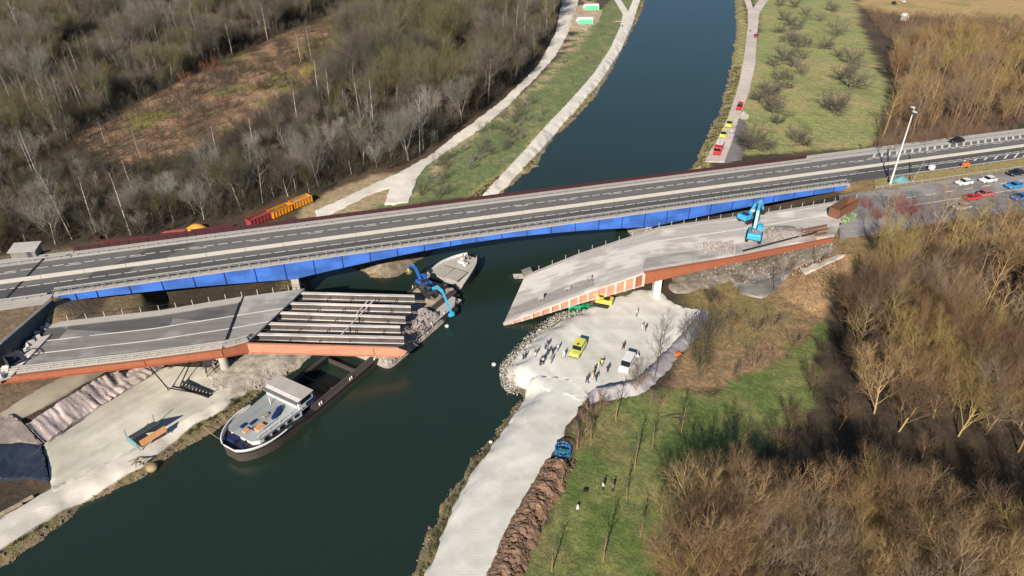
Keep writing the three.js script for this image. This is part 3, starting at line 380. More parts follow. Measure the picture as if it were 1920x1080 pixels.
  GL.forEach(([x0, y0, x1, y1], i) => { const a = W(x0 - 14, y0 + 2, 9.0), b = W(x1, y1, 5.4), H = 1.15; const gd = part('girder', beam(a, b, 0.7, 0.16), mt([0.88, 0.83, 0.8], 0.95, { map: dustTex }), o); part('web', beam(a.clone().add(V(0, -H / 2 - 0.07, 0)), b.clone().add(V(0, -H / 2 - 0.07, 0)), 0.14, H), M.beamWeb, gd); part('bottom_flange', beam(a.clone().add(V(0, -H - 0.14, 0)), b.clone().add(V(0, -H - 0.14, 0)), 0.6, 0.12), M.dusty, gd);
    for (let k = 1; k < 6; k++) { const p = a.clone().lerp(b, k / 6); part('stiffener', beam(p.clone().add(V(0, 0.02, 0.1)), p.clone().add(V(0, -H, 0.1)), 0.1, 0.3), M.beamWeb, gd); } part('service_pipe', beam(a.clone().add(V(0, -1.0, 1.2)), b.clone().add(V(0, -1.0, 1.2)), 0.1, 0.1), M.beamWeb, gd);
  });
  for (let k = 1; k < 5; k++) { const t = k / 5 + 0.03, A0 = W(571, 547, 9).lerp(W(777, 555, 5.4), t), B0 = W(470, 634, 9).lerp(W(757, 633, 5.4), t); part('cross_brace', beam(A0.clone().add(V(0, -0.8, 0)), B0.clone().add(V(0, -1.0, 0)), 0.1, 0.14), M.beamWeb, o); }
  for (const [xa, ya, xb, yb] of [[702, 562, 640, 628], [690, 564, 668, 590]]) part('loose_brace', beam(W(xa, ya, 6.6), W(xb, yb, 6.8), 0.22, 0.22), M.dusty, o);
  // pier under the edge girder
  part('pier', [cy(0.75, 0.85, 7.4, -54.2, 5.0, -101.6, 14), bx(2.4, 1.1, 3.4, -54.2, 8.2, -102.4)], M.concrete, o);
}
{ // abutment wall in shade at the left
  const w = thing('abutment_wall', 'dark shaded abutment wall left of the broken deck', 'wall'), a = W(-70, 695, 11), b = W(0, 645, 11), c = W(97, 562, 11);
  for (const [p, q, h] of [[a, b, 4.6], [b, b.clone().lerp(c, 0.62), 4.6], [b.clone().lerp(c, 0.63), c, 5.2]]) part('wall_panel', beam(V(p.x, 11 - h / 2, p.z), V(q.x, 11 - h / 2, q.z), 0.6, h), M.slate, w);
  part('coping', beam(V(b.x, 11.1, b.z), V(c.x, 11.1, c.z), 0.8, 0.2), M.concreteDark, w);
  const st = thing('broken_kerb', 'pale broken concrete edge lying along the foot of the dark wall', 'broken concrete'), r = mul32(71);
  for (let k = 0; k < 14; k++) { const p = W(-5 + k * 7, 708 - k * 7.6, 7.9); part('concrete_chunk', bx(0.7 + r() * 1.3, 0.4 + r() * 0.5, 0.5 + r() * 0.8, p.x + r() * 0.8, p.y, p.z + r() * 0.8, [r(), r() * 3, r()]), M.dusty, st); }
  part('concrete_slab', slab([W(-10, 716, 7.9), W(20, 706, 7.95), W(95, 627, 8.3), W(75, 632, 8.3)], 0.3), M.oldDeckPale, st);
}

// ------------------------------------------------------------------ the old bridge, right part: fallen deck
const FAR = [W(1604, 372, DECK), W(1440, 398, DECK), W(1235, 426, 9.2), W(1085, 476, 4.4), W(985, 516, 0.8)], NEAR = [W(1562, 446, DECK), W(1380, 482, DECK), W(1207, 511, 9.4), W(1085, 553, 4.6), W(944, 607, 0.15)];
{
  const o = thing('broken_bridge', 'right half of the broken old bridge, its pale deck sloping down into the canal', 'broken bridge');
  const L = (i, t, y = 0) => NEAR[i].clone().lerp(FAR[i], t).add(V(0, y, 0));
  for (let i = 0; i < 4; i++) {
    part('deck', slab([L(i + 1, 0), L(i, 0), L(i, 1), L(i + 1, 1)], 0.4), M.oldDeckPale, o);
    part('kerb_strip', slab([L(i + 1, 0.93, 0.1), L(i, 0.93, 0.1), L(i, 1, 0.1), L(i + 1, 1, 0.1)], 0.12), M.verge, o);
    part('dust_lane', slab([L(i + 1, 0.36, 0.03), L(i, 0.36, 0.03), L(i, 0.6, 0.03), L(i + 1, 0.6, 0.03)], 0.02), M.oldDeckPale, o);
    part('lane_line', slab([L(i + 1, 0.64, 0.05), L(i, 0.64, 0.05), L(i, 0.665, 0.05), L(i + 1, 0.665, 0.05)], 0.02), M.line, o);
    part('asphalt_lane', slab([L(i + 1, 0.08, 0.035), L(i, 0.08, 0.035), L(i, 0.3, 0.035), L(i + 1, 0.3, 0.035)], 0.02), mt([0.46, 0.445, 0.435], 0.95, { map: dustTex }), o);
  }
  // near edge girder: brown plates on the bank, dusty plates with stiffeners towards the water
  const dep = (p) => p.x > 46 ? lerp(1.4, 1.0, clamp((p.x - 48) / 25)) : p.x > 29 ? lerp(2.8, 1.4, (p.x - 29) / 17) : lerp(0.1, 3.1, clamp((p.x + 2) / 31) ** 0.75);
  const path = [[NEAR[0], NEAR[1], 5], [NEAR[1], NEAR[2], 4], [NEAR[2], NEAR[3], 7], [NEAR[3], NEAR[4], 8]]; let n = 0;
  for (const [a, b, k] of path) for (let i = 0; i < k; i++) {
    const p = a.clone().lerp(b, i / k), q = a.clone().lerp(b, (i + 1) / k), dp = dep(p), dq = dep(q), out = V(0, 0, 0.25), dn = (v, d) => v.clone().add(V(0, -d, 0.2)); n++;
    part('edge_girder', [quads([[p.clone().add(out), q.clone().add(out)], [dn(p, dp), dn(q, dq)]]), quads([[p, q], [p.clone().add(V(0, -dp, -0.3)), q.clone().add(V(0, -dq, -0.3))]]), quads([[p.clone().add(V(0, -dp, -0.3)), q.clone().add(V(0, -dq, -0.3))], [dn(p, dp), dn(q, dq)]])], n <= 10 ? M.rust : M.rustPale, o);
    part('top_flange', beam(p.clone().add(V(0, 0.1, 0.2)), q.clone().add(V(0, 0.1, 0.2)), 0.7, 0.2), n <= 9 ? M.rust : M.dusty, o);
    if (n > 9) { part('bottom_flange', beam(dn(p, dp), dn(q, dq), 0.6, 0.14), M.pinkDust, o); part('stiffener', beam(p.clone().add(V(0, 0, 0.4)), dn(p, dp).add(V(0, 0, 0.2)), 0.55, 0.5), M.pinkDust, o); }
  }
  const up = V(0, 1, 0);
  for (let i = 0; i < 4; i++) { const m = Math.round(FAR[i].distanceTo(FAR[i + 1]) / 3.2); for (let k = 0; k < m; k++) { const p = FAR[i].clone().lerp(FAR[i + 1], k / m).add(V(0, 0, 0.15)); part('railing_post', beam(p, p.clone().addScaledVector(up, 1.25), 0.1, 0.1), M.verge, o); } for (const h of [1.2, 0.65]) part('railing_rail', beam(FAR[i].clone().add(V(0, h, 0.15)), FAR[i + 1].clone().add(V(0, h, 0.15)), 0.05, 0.05), M.darkSteel, o); }
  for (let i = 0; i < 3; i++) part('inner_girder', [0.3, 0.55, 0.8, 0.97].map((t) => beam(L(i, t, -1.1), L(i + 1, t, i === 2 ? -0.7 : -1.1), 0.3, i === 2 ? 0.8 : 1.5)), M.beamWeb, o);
  part('pier', [bx(1.5, 6.6, 1.9, 31.6, 4.6, -126.8), bx(2.6, 0.5, 2.6, 31.6, 8.0, -127.0)], M.dusty, o);
  part('pier', [bx(1.5, 6.6, 1.9, 34.6, 4.6, -142)], M.concrete, o);
  // loose guardrail on the near side of the level part
  for (const [z, m] of [[1.1, M.verge], [2.0, M.darkSteel]]) part('loose_guardrail', beam(NEAR[0].clone().add(V(-3, 0.5, -z)), NEAR[1].clone().add(V(2, 0.45, -z)), 0.3, 0.24), m, o);
  // stump of a torn parapet at the far corner by the water
  const st = thing('torn_parapet', 'torn grey parapet stump at the water end of the fallen deck', 'broken concrete'); part('stump', bx(2.2, 1.4, 1.2, FAR[4].x + 0.4, 1.4, FAR[4].z - 0.4, [0.1, 0.4, 0.15]), M.concreteDark, st); part('slab_piece', bx(2.4, 0.3, 1.4, FAR[4].x - 1.6, 0.5, FAR[4].z, [0.2, 0.2, -0.1]), M.verge, st); part('rebar', [0, 1, 2, 3].map((k) => beam(V(FAR[4].x - 1.6, 0.6, FAR[4].z + k * 0.3), V(FAR[4].x - 4.2, 0.15 + 0.1 * k, FAR[4].z + 0.8 * k - 1), 0.07, 0.07)), M.darkSteel, st);
  // small leaning plates left standing on the fallen deck
  const pl = (x, y, h, label, w, hh) => { const p = W(x, y, h), t = thing('deck_plate', label, 'metal plate', p, 0.3); part('plate', bx(w, hh, 0.12, 0, hh / 2, 0, [0.25, 0, 0.1]), M.offWhite, t); part('brace', [beam(V(-w / 3, 0.1, 0.1), V(-w / 3, 0.12, 0.9), 0.08, 0.08), beam(V(w / 3, 0.1, 0.1), V(w / 3, 0.12, 0.9), 0.08, 0.08)], M.steel, t); return t; };
  pl(1014, 562, 2.6, 'white upright plate nearest the tip of the fallen deck', 1.3, 1.6); pl(1064, 543, 4.2, 'low white plate midway on the fallen deck', 1.4, 0.7); pl(1104, 524, 6.0, 'white plate beside the sawn square on the fallen deck', 1.2, 1.0); pl(1308, 462, DECK + 0.05, 'small white block on the level part of the right deck', 1.4, 0.6);
}
{ // the old road on the right bank, with its grass strip
  const R2 = (s, t, y) => BR(s, t, DECK + y);
  struct('old_road', join(slab([R2(165, -24.6, 0.0), R2(330, -24.6, 0.0), R2(330, -5, 0.0), R2(180.5, -5, 0.0)], 0.1), 0.2), mt([0.3, 0.295, 0.3], 0.95, { map: dustTex }));
  const l = []; for (let s = 196; s < 330; s += 6) l.push(slab([R2(s, -11.2, 0.04), R2(s + 3, -11.2, 0.04), R2(s + 3, -11, 0.04), R2(s, -11, 0.04)], 0.02)); l.push(slab([R2(190, -15.2, 0.04), R2(330, -15.2, 0.04), R2(330, -15, 0.04), R2(190, -15, 0.04)], 0.02)); struct('old_road_markings', join(l), M.line);
  struct('grass_strip', join(slab([R2(192, -4.4, 0.03), R2(330, -4.4, 0.03), R2(330, 0.6, 0.03), R2(196, 0.6, 0.03)], 0.1), 0.2), mt([0.36, 0.3, 0.13], 0.97, { map: grassTex }));
}

// ------------------------------------------------------------------ trees: trunk, limbs, branches and twigs as tapered geometry
class Wood { constructor() { this.p = []; this.n = []; }
  seg(a, b, ra, rb, k = 3) { // open tapered prism
    const d = V(b.x - a.x, b.y - a.y, b.z - a.z), L = d.length(); if (L < 1e-5) return; d.multiplyScalar(1 / L);
    const u = Math.abs(d.y) > 0.9 ? V(1, 0, 0) : V(0, 1, 0), s = V(0, 0, 0).crossVectors(d, u).normalize(), t = V(0, 0, 0).crossVectors(d, s), c = [];
    for (let i = 0; i < k; i++) { const q = (i / k) * Math.PI * 2; c.push([s.x * Math.cos(q) + t.x * Math.sin(q), s.y * Math.cos(q) + t.y * Math.sin(q), s.z * Math.cos(q) + t.z * Math.sin(q)]); }
    const pt = (o, r, e) => { this.p.push(o.x + e[0] * r, o.y + e[1] * r, o.z + e[2] * r); this.n.push(...e); };
    for (let i = 0; i < k; i++) { const e = c[i], f = c[(i + 1) % k]; pt(a, ra, e); pt(a, ra, f); pt(b, rb, e); if (rb > 0.004) { pt(a, ra, f); pt(b, rb, f); pt(b, rb, e); } }
  }
  geo() { const g = new THREE.BufferGeometry(), uv = new Float32Array(this.p.length / 3 * 2); g.setAttribute('position', new THREE.Float32BufferAttribute(this.p, 3)); g.setAttribute('normal', new THREE.Float32BufferAttribute(this.n, 3)); for (let i = 0; i < uv.length / 2; i++) { uv[2 * i] = (this.p[3 * i] + this.p[3 * i + 2]) * 0.3; uv[2 * i + 1] = this.p[3 * i + 1] * 0.3; } g.setAttribute('uv', new THREE.BufferAttribute(uv, 2)); g.userData.ready = true; return g; }
}
function growTree(seed, o) {
  const R = mul32(seed), T = new Wood(), K = new Wood(), gold = 2.39996;
  function branch(p, dir, len, r, lv) {
    const S = o.lv[lv], out = lv === 0 ? T : K, n = S.n; let q = p.clone(), d = dir.clone(), rad = r; const nodes = [[q.clone(), d.clone(), rad]];
    for (let i = 0; i < n; i++) { d.add(V((R() - 0.5) * S.wob, (R() - 0.5) * S.wob + S.up, (R() - 0.5) * S.wob)).normalize(); const e = q.clone().addScaledVector(d, len / n), r2 = i === n - 1 && lv === o.lv.length - 1 ? 0.002 : lerp(r, r * S.tip, (i + 1) / n); out.seg(q, e, rad, r2, lv === 0 ? 6 : lv === 1 ? 4 : 3); q = e; rad = r2; nodes.push([q.clone(), d.clone(), rad]); }
    if (lv + 1 >= o.lv.length) return;
    const c = o.lv[lv + 1], kids = Math.max(1, Math.round(S.kids * (0.8 + 0.4 * R()))); let az = R() * 6.28;
    for (let i = 0; i < kids; i++) {
      const t = lerp(S.from, 1, (i + R() * 0.9) / kids) * n, k = Math.min(n - 1, Math.floor(t)), f = t - k, P = nodes[k][0].clone().lerp(nodes[k + 1][0], f), D = nodes[k + 1][1], rr = lerp(nodes[k][2], nodes[k + 1][2], f);
      az += gold; const u = Math.abs(D.y) > 0.95 ? V(1, 0, 0) : V(0, 1, 0), s = V(0, 0, 0).crossVectors(D, u).normalize(), w = V(0, 0, 0).crossVectors(D, s), ang = c.ang * (0.7 + 0.6 * R());
      const nd = D.clone().multiplyScalar(Math.cos(ang)).addScaledVector(s, Math.sin(ang) * Math.cos(az)).addScaledVector(w, Math.sin(ang) * Math.sin(az)).normalize();
      branch(P, nd, c.len * (1 - (S.short ?? 0.45) * (t / n - S.from)) * (0.75 + 0.5 * R()), Math.min(rr * 0.8, c.r * (0.8 + 0.4 * R())), lv + 1);
    }
  }
  const stems = o.stems || 1; for (let i = 0; i < stems; i++) { const a = R() * 6.28, l = o.lean ?? 0.05; branch(V(stems > 1 ? Math.cos(a) * 0.3 : 0, -0.3, stems > 1 ? Math.sin(a) * 0.3 : 0), V(Math.cos(a) * l * (0.5 + R()), 1, Math.sin(a) * l * (0.5 + R())).normalize(), o.h * (0.9 + 0.2 * R()), o.r, 0); }
  return { trunk: T.geo(), crown: K.geo() };
}
// habits of growth
const broom = (h, w, r = 0.2, k = 1) => ({ h: h * 0.45, r, lean: 0.12, lv: [{ n: 4, wob: 0.12, up: 0.05, tip: 0.6, kids: 9, from: 0.22, short: 0.3 }, { n: 4, wob: 0.16, up: 0.1, tip: 0.4, kids: 9 * k, from: 0.2, ang: w, len: h * 0.6, r: r * 0.46 }, { n: 3, wob: 0.2, up: 0.07, tip: 0.4, kids: 7 * k, from: 0.15, ang: 0.55, len: h * 0.26, r: r * 0.19 }, { n: 2, wob: 0.25, up: 0.06, tip: 0.3, kids: 5, from: 0.1, ang: 0.6, len: h * 0.11, r: r * 0.13 }, { n: 1, wob: 0.3, up: 0.05, tip: 0.2, ang: 0.65, len: h * 0.075, r: 0.021 }] });
const pole = (h, r = 0.14, kids = 13) => ({ h, r, lean: 0.05, lv: [{ n: 6, wob: 0.07, up: 0.04, tip: 0.25, kids, from: 0.35, short: 0.6 }, { n: 3, wob: 0.2, up: 0.16, tip: 0.35, kids: 7, from: 0.15, ang: 0.75, len: h * 0.3, r: r * 0.4 }, { n: 2, wob: 0.25, up: 0.08, tip: 0.35, kids: 5, from: 0.1, ang: 0.6, len: h * 0.12, r: r * 0.18 }, { n: 1, wob: 0.3, up: 0.04, tip: 0.2, ang: 0.6, len: h * 0.06, r: 0.017 }] });
const bushy = (h, stems, spread) => ({ h, r: 0.05, stems, lean: spread, lv: [{ n: 4, wob: 0.25, up: 0.08, tip: 0.4, kids: 9, from: 0.12, short: 0.4 }, { n: 2, wob: 0.3, up: 0.1, tip: 0.35, kids: 7, from: 0.1, ang: 0.7, len: h * 0.45, r: 0.022 }, { n: 1, wob: 0.3, up: 0.05, tip: 0.2, ang: 0.7, len: h * 0.2, r: 0.011 }] });
const orchard = (h) => ({ h: h * 0.4, r: 0.18, lean: 0.2, lv: [{ n: 3, wob: 0.25, up: 0, tip: 0.7, kids: 9, from: 0.5, short: 0.2 }, { n: 4, wob: 0.3, up: 0.06, tip: 0.35, kids: 10, from: 0.15, ang: 1.05, len: h * 0.78, r: 0.1 }, { n: 3, wob: 0.4, up: 0.03, tip: 0.35, kids: 8, from: 0.1, ang: 0.75, len: h * 0.34, r: 0.05 }, { n: 1, wob: 0.3, up: 0, tip: 0.2, ang: 0.8, len: h * 0.18, r: 0.03 }] });
const whip = (h) => ({ h, r: 0.085, lean: 0.06, lv: [{ n: 5, wob: 0.1, up: 0.04, tip: 0.3, kids: 14, from: 0.35, short: 0.6 }, { n: 2, wob: 0.25, up: 0.1, tip: 0.3, kids: 4, from: 0.2, ang: 0.6, len: h * 0.28, r: 0.032 }, { n: 1, wob: 0.3, up: 0.1, tip: 0.2, ang: 0.5, len: h * 0.12, r: 0.02 }] });
const bark = (c) => mt(c, 0.95, { map: barkTex });
const BK = { tan: bark([0.46, 0.32, 0.165]), olive: bark([0.4, 0.305, 0.115]), umber: bark([0.32, 0.2, 0.105]), mauve: bark([0.3, 0.22, 0.15]), grey: bark([0.235, 0.225, 0.195]), greyDark: bark([0.105, 0.095, 0.07]), moss: bark([0.1, 0.095, 0.042]), birch: bark([0.78, 0.74, 0.68]), birchTwig: bark([0.17, 0.135, 0.115]), willow: bark([0.42, 0.36, 0.09]), russet: bark([0.3, 0.12, 0.07]), greyLight: bark([0.38, 0.36, 0.32]), orchardGrey: bark([0.145, 0.125, 0.105]), darkTwig: bark([0.19, 0.12, 0.07]), dryTan: bark([0.4, 0.31, 0.18]), dry: bark([0.2, 0.11, 0.07]) };
const SH = { brooms: [1, 2, 3, 4, 5].map((k) => growTree(100 + k, broom(15 + k, 0.44 + 0.06 * k, 0.21, 1.3))), poles: [1, 2, 3, 4].map((k) => growTree(200 + k, pole(14 + k, 0.15))), mixed: [1, 2, 3, 4].map((k) => growTree(300 + k, broom(9 + k, 0.62, 0.13))), birches: [1, 2, 3].map((k) => growTree(400 + k, pole(13 + k * 1.5, 0.12, 16))), bushes: [1, 2, 3].map((k) => growTree(500 + k, bushy(2.6 + 0.5 * k, 7, 0.55))), orchards: [1, 2, 3].map((k) => growTree(600 + k, orchard(5.2 + 0.4 * k))), whips: [1, 2, 3].map((k) => growTree(700 + k, whip(3.3 + 0.5 * k))) };
function protoTree(name, shape, trunkMat, crownMat, label, category, group) { const o = new THREE.Group(); o.name = name; part('trunk', shape.trunk, trunkMat, o); part('crown', shape.crown, crownMat, o); return tag(o, label, category, group); }
function plant(p, at, turn, scale) { const o = p.clone(); o.name = numbered(p.name); o.position.copy(at); o.rotation.y = turn; o.scale.setScalar(scale); scene.add(o); return o; }
// scatter with a least distance inside a polygon
function scatter(P, gap, seed, keep) { const r = mul32(seed), pts = [], cell = new Map(), [x0, x1, z0, z1] = P.box, n = Math.round(((x1 - x0) * (z1 - z0)) / (gap * gap) * 2.6), key = (a, b) => a * 73856 + b; for (let i = 0; i < n; i++) { const x = lerp(x0, x1, r()), z = lerp(z0, z1, r()); if (sd(P, x, z) > 0) continue; if (keep && !keep(x, z)) continue; const a = Math.floor(x / gap), b = Math.floor(z / gap); let ok = true; for (let u = -1; u <= 1 && ok; u++) for (let v = -1; v <= 1; v++) for (const q of cell.get(key(a + u, b + v)) || []) if ((q[0] - x) ** 2 + (q[1] - z) ** 2 < gap * gap) ok = false; if (!ok) continue; const k = key(a, b); if (!cell.has(k)) cell.set(k, []); cell.get(k).push([x, z]); pts.push([x, z]); } return pts; }
function instanced(name, shapeGeo, material, list, colorFn) { // list of [x, y, z, turn, scale, scaleY]
  const m = new THREE.InstancedMesh(shapeGeo, material, list.length), d = new THREE.Object3D(); m.name = name; m.castShadow = m.receiveShadow = true;
  list.forEach((a, i) => { d.position.set(a[0], a[1], a[2]); d.rotation.set(a[6] || 0, a[3], a[7] || 0); d.scale.set(a[4], a[5] ?? a[4], a[4]); d.updateMatrix(); m.setMatrixAt(i, d.matrix); if (colorFn) m.setColorAt(i, colorFn(i, a)); });
  return m;
}
const stuff = (name, label, category) => { const g = new THREE.Group(); g.name = numbered(name); g.userData.kind = 'stuff'; scene.add(g); if (label) tag(g, label, category); return g; };
const onScreen = (x, y, z, m = 0) => { const Y = y - 85, w = -Y * SP - z * CP; if (w < 1) return false; const u = 960 + 1290 * x / w, v = 540 - 1290 * (Y * CP - z * SP) / w; return u > -120 - m && u < 2040 + m && v > -120 - m && v < 1250 + m; };

// --- wood at the lower right
{
  const low = gpoly([[1270, 1220], [1280, 1120], [1292, 1050], [1340, 992], [1400, 970], [1480, 978], [1600, 1000], [1720, 1010], [1800, 1040], [1990, 1045], [2250, 1100], [2250, 1420], [1262, 1420]]);
  const high = gpoly([[1650, 812], [1608, 765], [1580, 700], [1570, 632], [1592, 575], [1645, 515], [1700, 478], [1850, 455], [2050, 440], [2300, 500], [2300, 930], [1990, 900], [1890, 842], [1780, 818], [1700, 812]]);
  const r = mul32(77), pro = [];
  for (const s of SH.brooms) for (const [t, c] of [['tan', 'tan'], ['olive', 'olive'], ['umber', 'umber'], ['mauve', 'mauve'], ['tan', 'darkTwig'], ['mauve', 'darkTwig']]) pro.push(protoTree('bare_tree', s, BK[t], BK[c], 'bare brown tree in the dense leafless wood on the lower right bank', 'tree', 'bare trees of the right hand wood'));
  const tall = []; for (const s of SH.poles) for (const c of ['tan', 'umber', 'olive', 'mauve']) tall.push(protoTree('bare_tree', s, BK[c], BK[c], 'bare brown tree in the dense leafless wood on the lower right bank', 'tree', 'bare trees of the right hand wood'));
  const put = (pts, sets, lo, hi) => { for (const [x, z] of pts) { const y = ground(x, z); if (!onScreen(x, y + 8, z, 60)) continue; const n = fbm(x * 0.06, z * 0.06 + 3, 2); const set = sets(x, z, n); plant(set[Math.floor(r() * set.length)], V(x, y - 0.1, z), r() * 6.28, lerp(lo, hi, r())); } };
  put(scatter(low, 3.9, 11).filter(([x, z]) => { const e = sd(low, x, z); return e > -7 || hash(Math.floor(x * 9), Math.floor(z * 9)) < 0.62; }), () => pro, 0.7, 1.1);
  put(scatter(high, 3.8, 12), (x, z, n) => (n > 0.58 || z < -132 ? tall : pro), 0.7, 1.0);
  const gap = gpoly([[1450, 770], [1550, 720], [1640, 815], [1800, 840], [1850, 910], [1700, 945], [1520, 940], [1440, 880]]), small = SH.mixed.map((s) => protoTree('bare_tree', s, BK.umber, BK.darkTwig, 'bare brown tree in the dense leafless wood on the lower right bank', 'tree', 'bare trees of the right hand wood'));
  put(scatter(gap, 6.5, 14), () => small, 0.4, 0.65);
  // slim trees on the embankment below the old road
  const slim = gpoly([[1612, 440], [1640, 415], [1760, 412], [1920, 418], [2000, 412], [2050, 425], [1850, 438], [1700, 460], [1650, 485]]);
  put(scatter(slim, 4.2, 13), () => tall, 0.38, 0.6);
  const red = protoTree('red_twig_shrub', SH.bushes[1], bark([0.3, 0.05, 0.05]), bark([0.33, 0.06, 0.06]), 'bright red twigged shrub in front of the old road at right', 'shrub', 'red twigged shrubs by the old road');
  for (const [x, y, s] of [[1690, 402, 1.3], [1700, 402, 1.1], [1628, 392, 0.9], [1646, 412, 0.8]]) plant(red, G(x, y), x, s);
  // brush and low growth in and round the wood
  const under = gpoly([[1230, 1420], [1235, 1050], [1290, 930], [1420, 850], [1500, 770], [1520, 690], [1590, 560], [1640, 470], [1720, 430], [2300, 380], [2300, 1420]]), u = stuff('undergrowth', 'brown twiggy undergrowth on the floor of the right hand wood', 'undergrowth'), pts = scatter(under, 2.7, 21).filter(([x, z]) => onScreen(x, 2, z, 30) && (sd(gap, x, z) > 4 || hash(Math.floor(x * 5), Math.floor(z * 5)) < 0.3));
  SH.bushes.forEach((s, i) => { const l = pts.filter((p, k) => k % 3 === i).map(([x, z]) => [x, ground(x, z) - 0.1, z, r() * 6.28, 0.4 + 0.7 * r()]), cf = (k) => C(...[[0.075, 0.053, 0.036], [0.055, 0.045, 0.027], [0.062, 0.04, 0.03], [0.042, 0.037, 0.027]][k % 4]); const g = instanced('brush', s.crown, bark([1, 1, 1]), l, cf); u.add(g); });
  // lone trees on the slope beside the white platform, and shrubs by it
  const lone = (x, y, s, k, c, label) => { const o = protoTree('lone_tree', SH[k[0]][k[1]], BK[c], BK[c], label, 'tree'); const q = G(x, y); return plant(o, q, x * 0.7, s); };
  lone(1192, 738, 0.62, ['mixed', 0], 'mauve', 'small bare tree at the bottom corner of the platform bund'); lone(1226, 714, 0.75, ['poles', 0], 'greyDark', 'dark slender tree leaning over the platform beside the bund');
  lone(1330, 575, 0.5, ['mixed', 1], 'greyDark', 'small dark tree left of the grey concrete apron'); lone(1450, 548, 0.5, ['poles', 1], 'greyDark', 'thin bare tree at the right foot of the concrete apron'); lone(1372, 622, 0.4, ['mixed', 2], 'umber', 'small bare tree in the middle of the rough brown slope');
  lone(1310, 715, 0.72, ['mixed', 3], 'moss', 'mossy bare tree at the upper edge of the green field'); lone(1322, 668, 0.85, ['mixed', 3], 'greyDark', 'dark bushy tree farther right of the bund on the slope'); lone(1292, 655, 0.75, ['mixed', 1], 'greyDark', 'dark bushy tree just right of the bund');
  const scrub = protoTree('shrub', SH.bushes[0], BK.umber, BK.mauve, 'low brown shrub between the white track and the green field', 'shrub', 'brown shrubs beside the white haul track');
  for (const [x, y, s] of [[1110, 775, 1.0], [1100, 795, 0.9], [1092, 815, 1.0], [1128, 760, 0.9], [1080, 838, 0.7], [1240, 760, 0.9], [1225, 752, 0.7]]) plant(scrub, G(x, y), x, s);
  const rough = protoTree('slope_shrub', SH.bushes[1], BK.umber, BK.birchTwig, 'small dark bare shrub scattered on the rough slope right of the platform', 'shrub', 'bare shrubs of the rough slope');
  for (const [x, z] of scatter(A.dirtSlope, 4.6, 19)) if (fbm(x * 0.11, z * 0.11 + 5, 2) > 0.47) plant(rough, V(x, ground(x, z) - 0.1, z), x * 3, 0.45 + 0.55 * hash(Math.floor(x * 3), Math.floor(z * 3)));
  // young trees on the green field
  const saps = [[1175, 937, 'sapling third from the river in the middle of the green field'], [1200, 1007, 'sapling with pale stem at the right of the green field'], [1130, 1053, 'sapling near the bottom of the green field'], [1247, 903, 'sapling by the shade at the right edge of the green field'], [1223, 840, 'sapling below the fallen branches on the green field'], [1155, 790, 'sapling at the top of the green field below the bund'], [1108, 827, 'sapling beside the brown shrubs at the left edge of the green field'], [1082, 843, 'short sapling right of the blue frame'], [1277, 808, 'sapling at the top right of the green field'], [1053, 910, 'sapling at the right foot of the soil heap'], [1035, 1072, 'lowest sapling on the green field, next to the soil heap'], [1190, 880, 'sapling above the two standing people, to their right'], [1240, 960, 'sapling nearest the lower right wood']];
  saps.forEach(([x, y, l], i) => { const o = protoTree('sapling', SH.whips[i % 3], BK.umber, BK.greyDark, l, 'sapling', 'saplings planted on the green field'); plant(o, G(x, y), i, 1.15 + 0.1 * (i % 3)); });
}
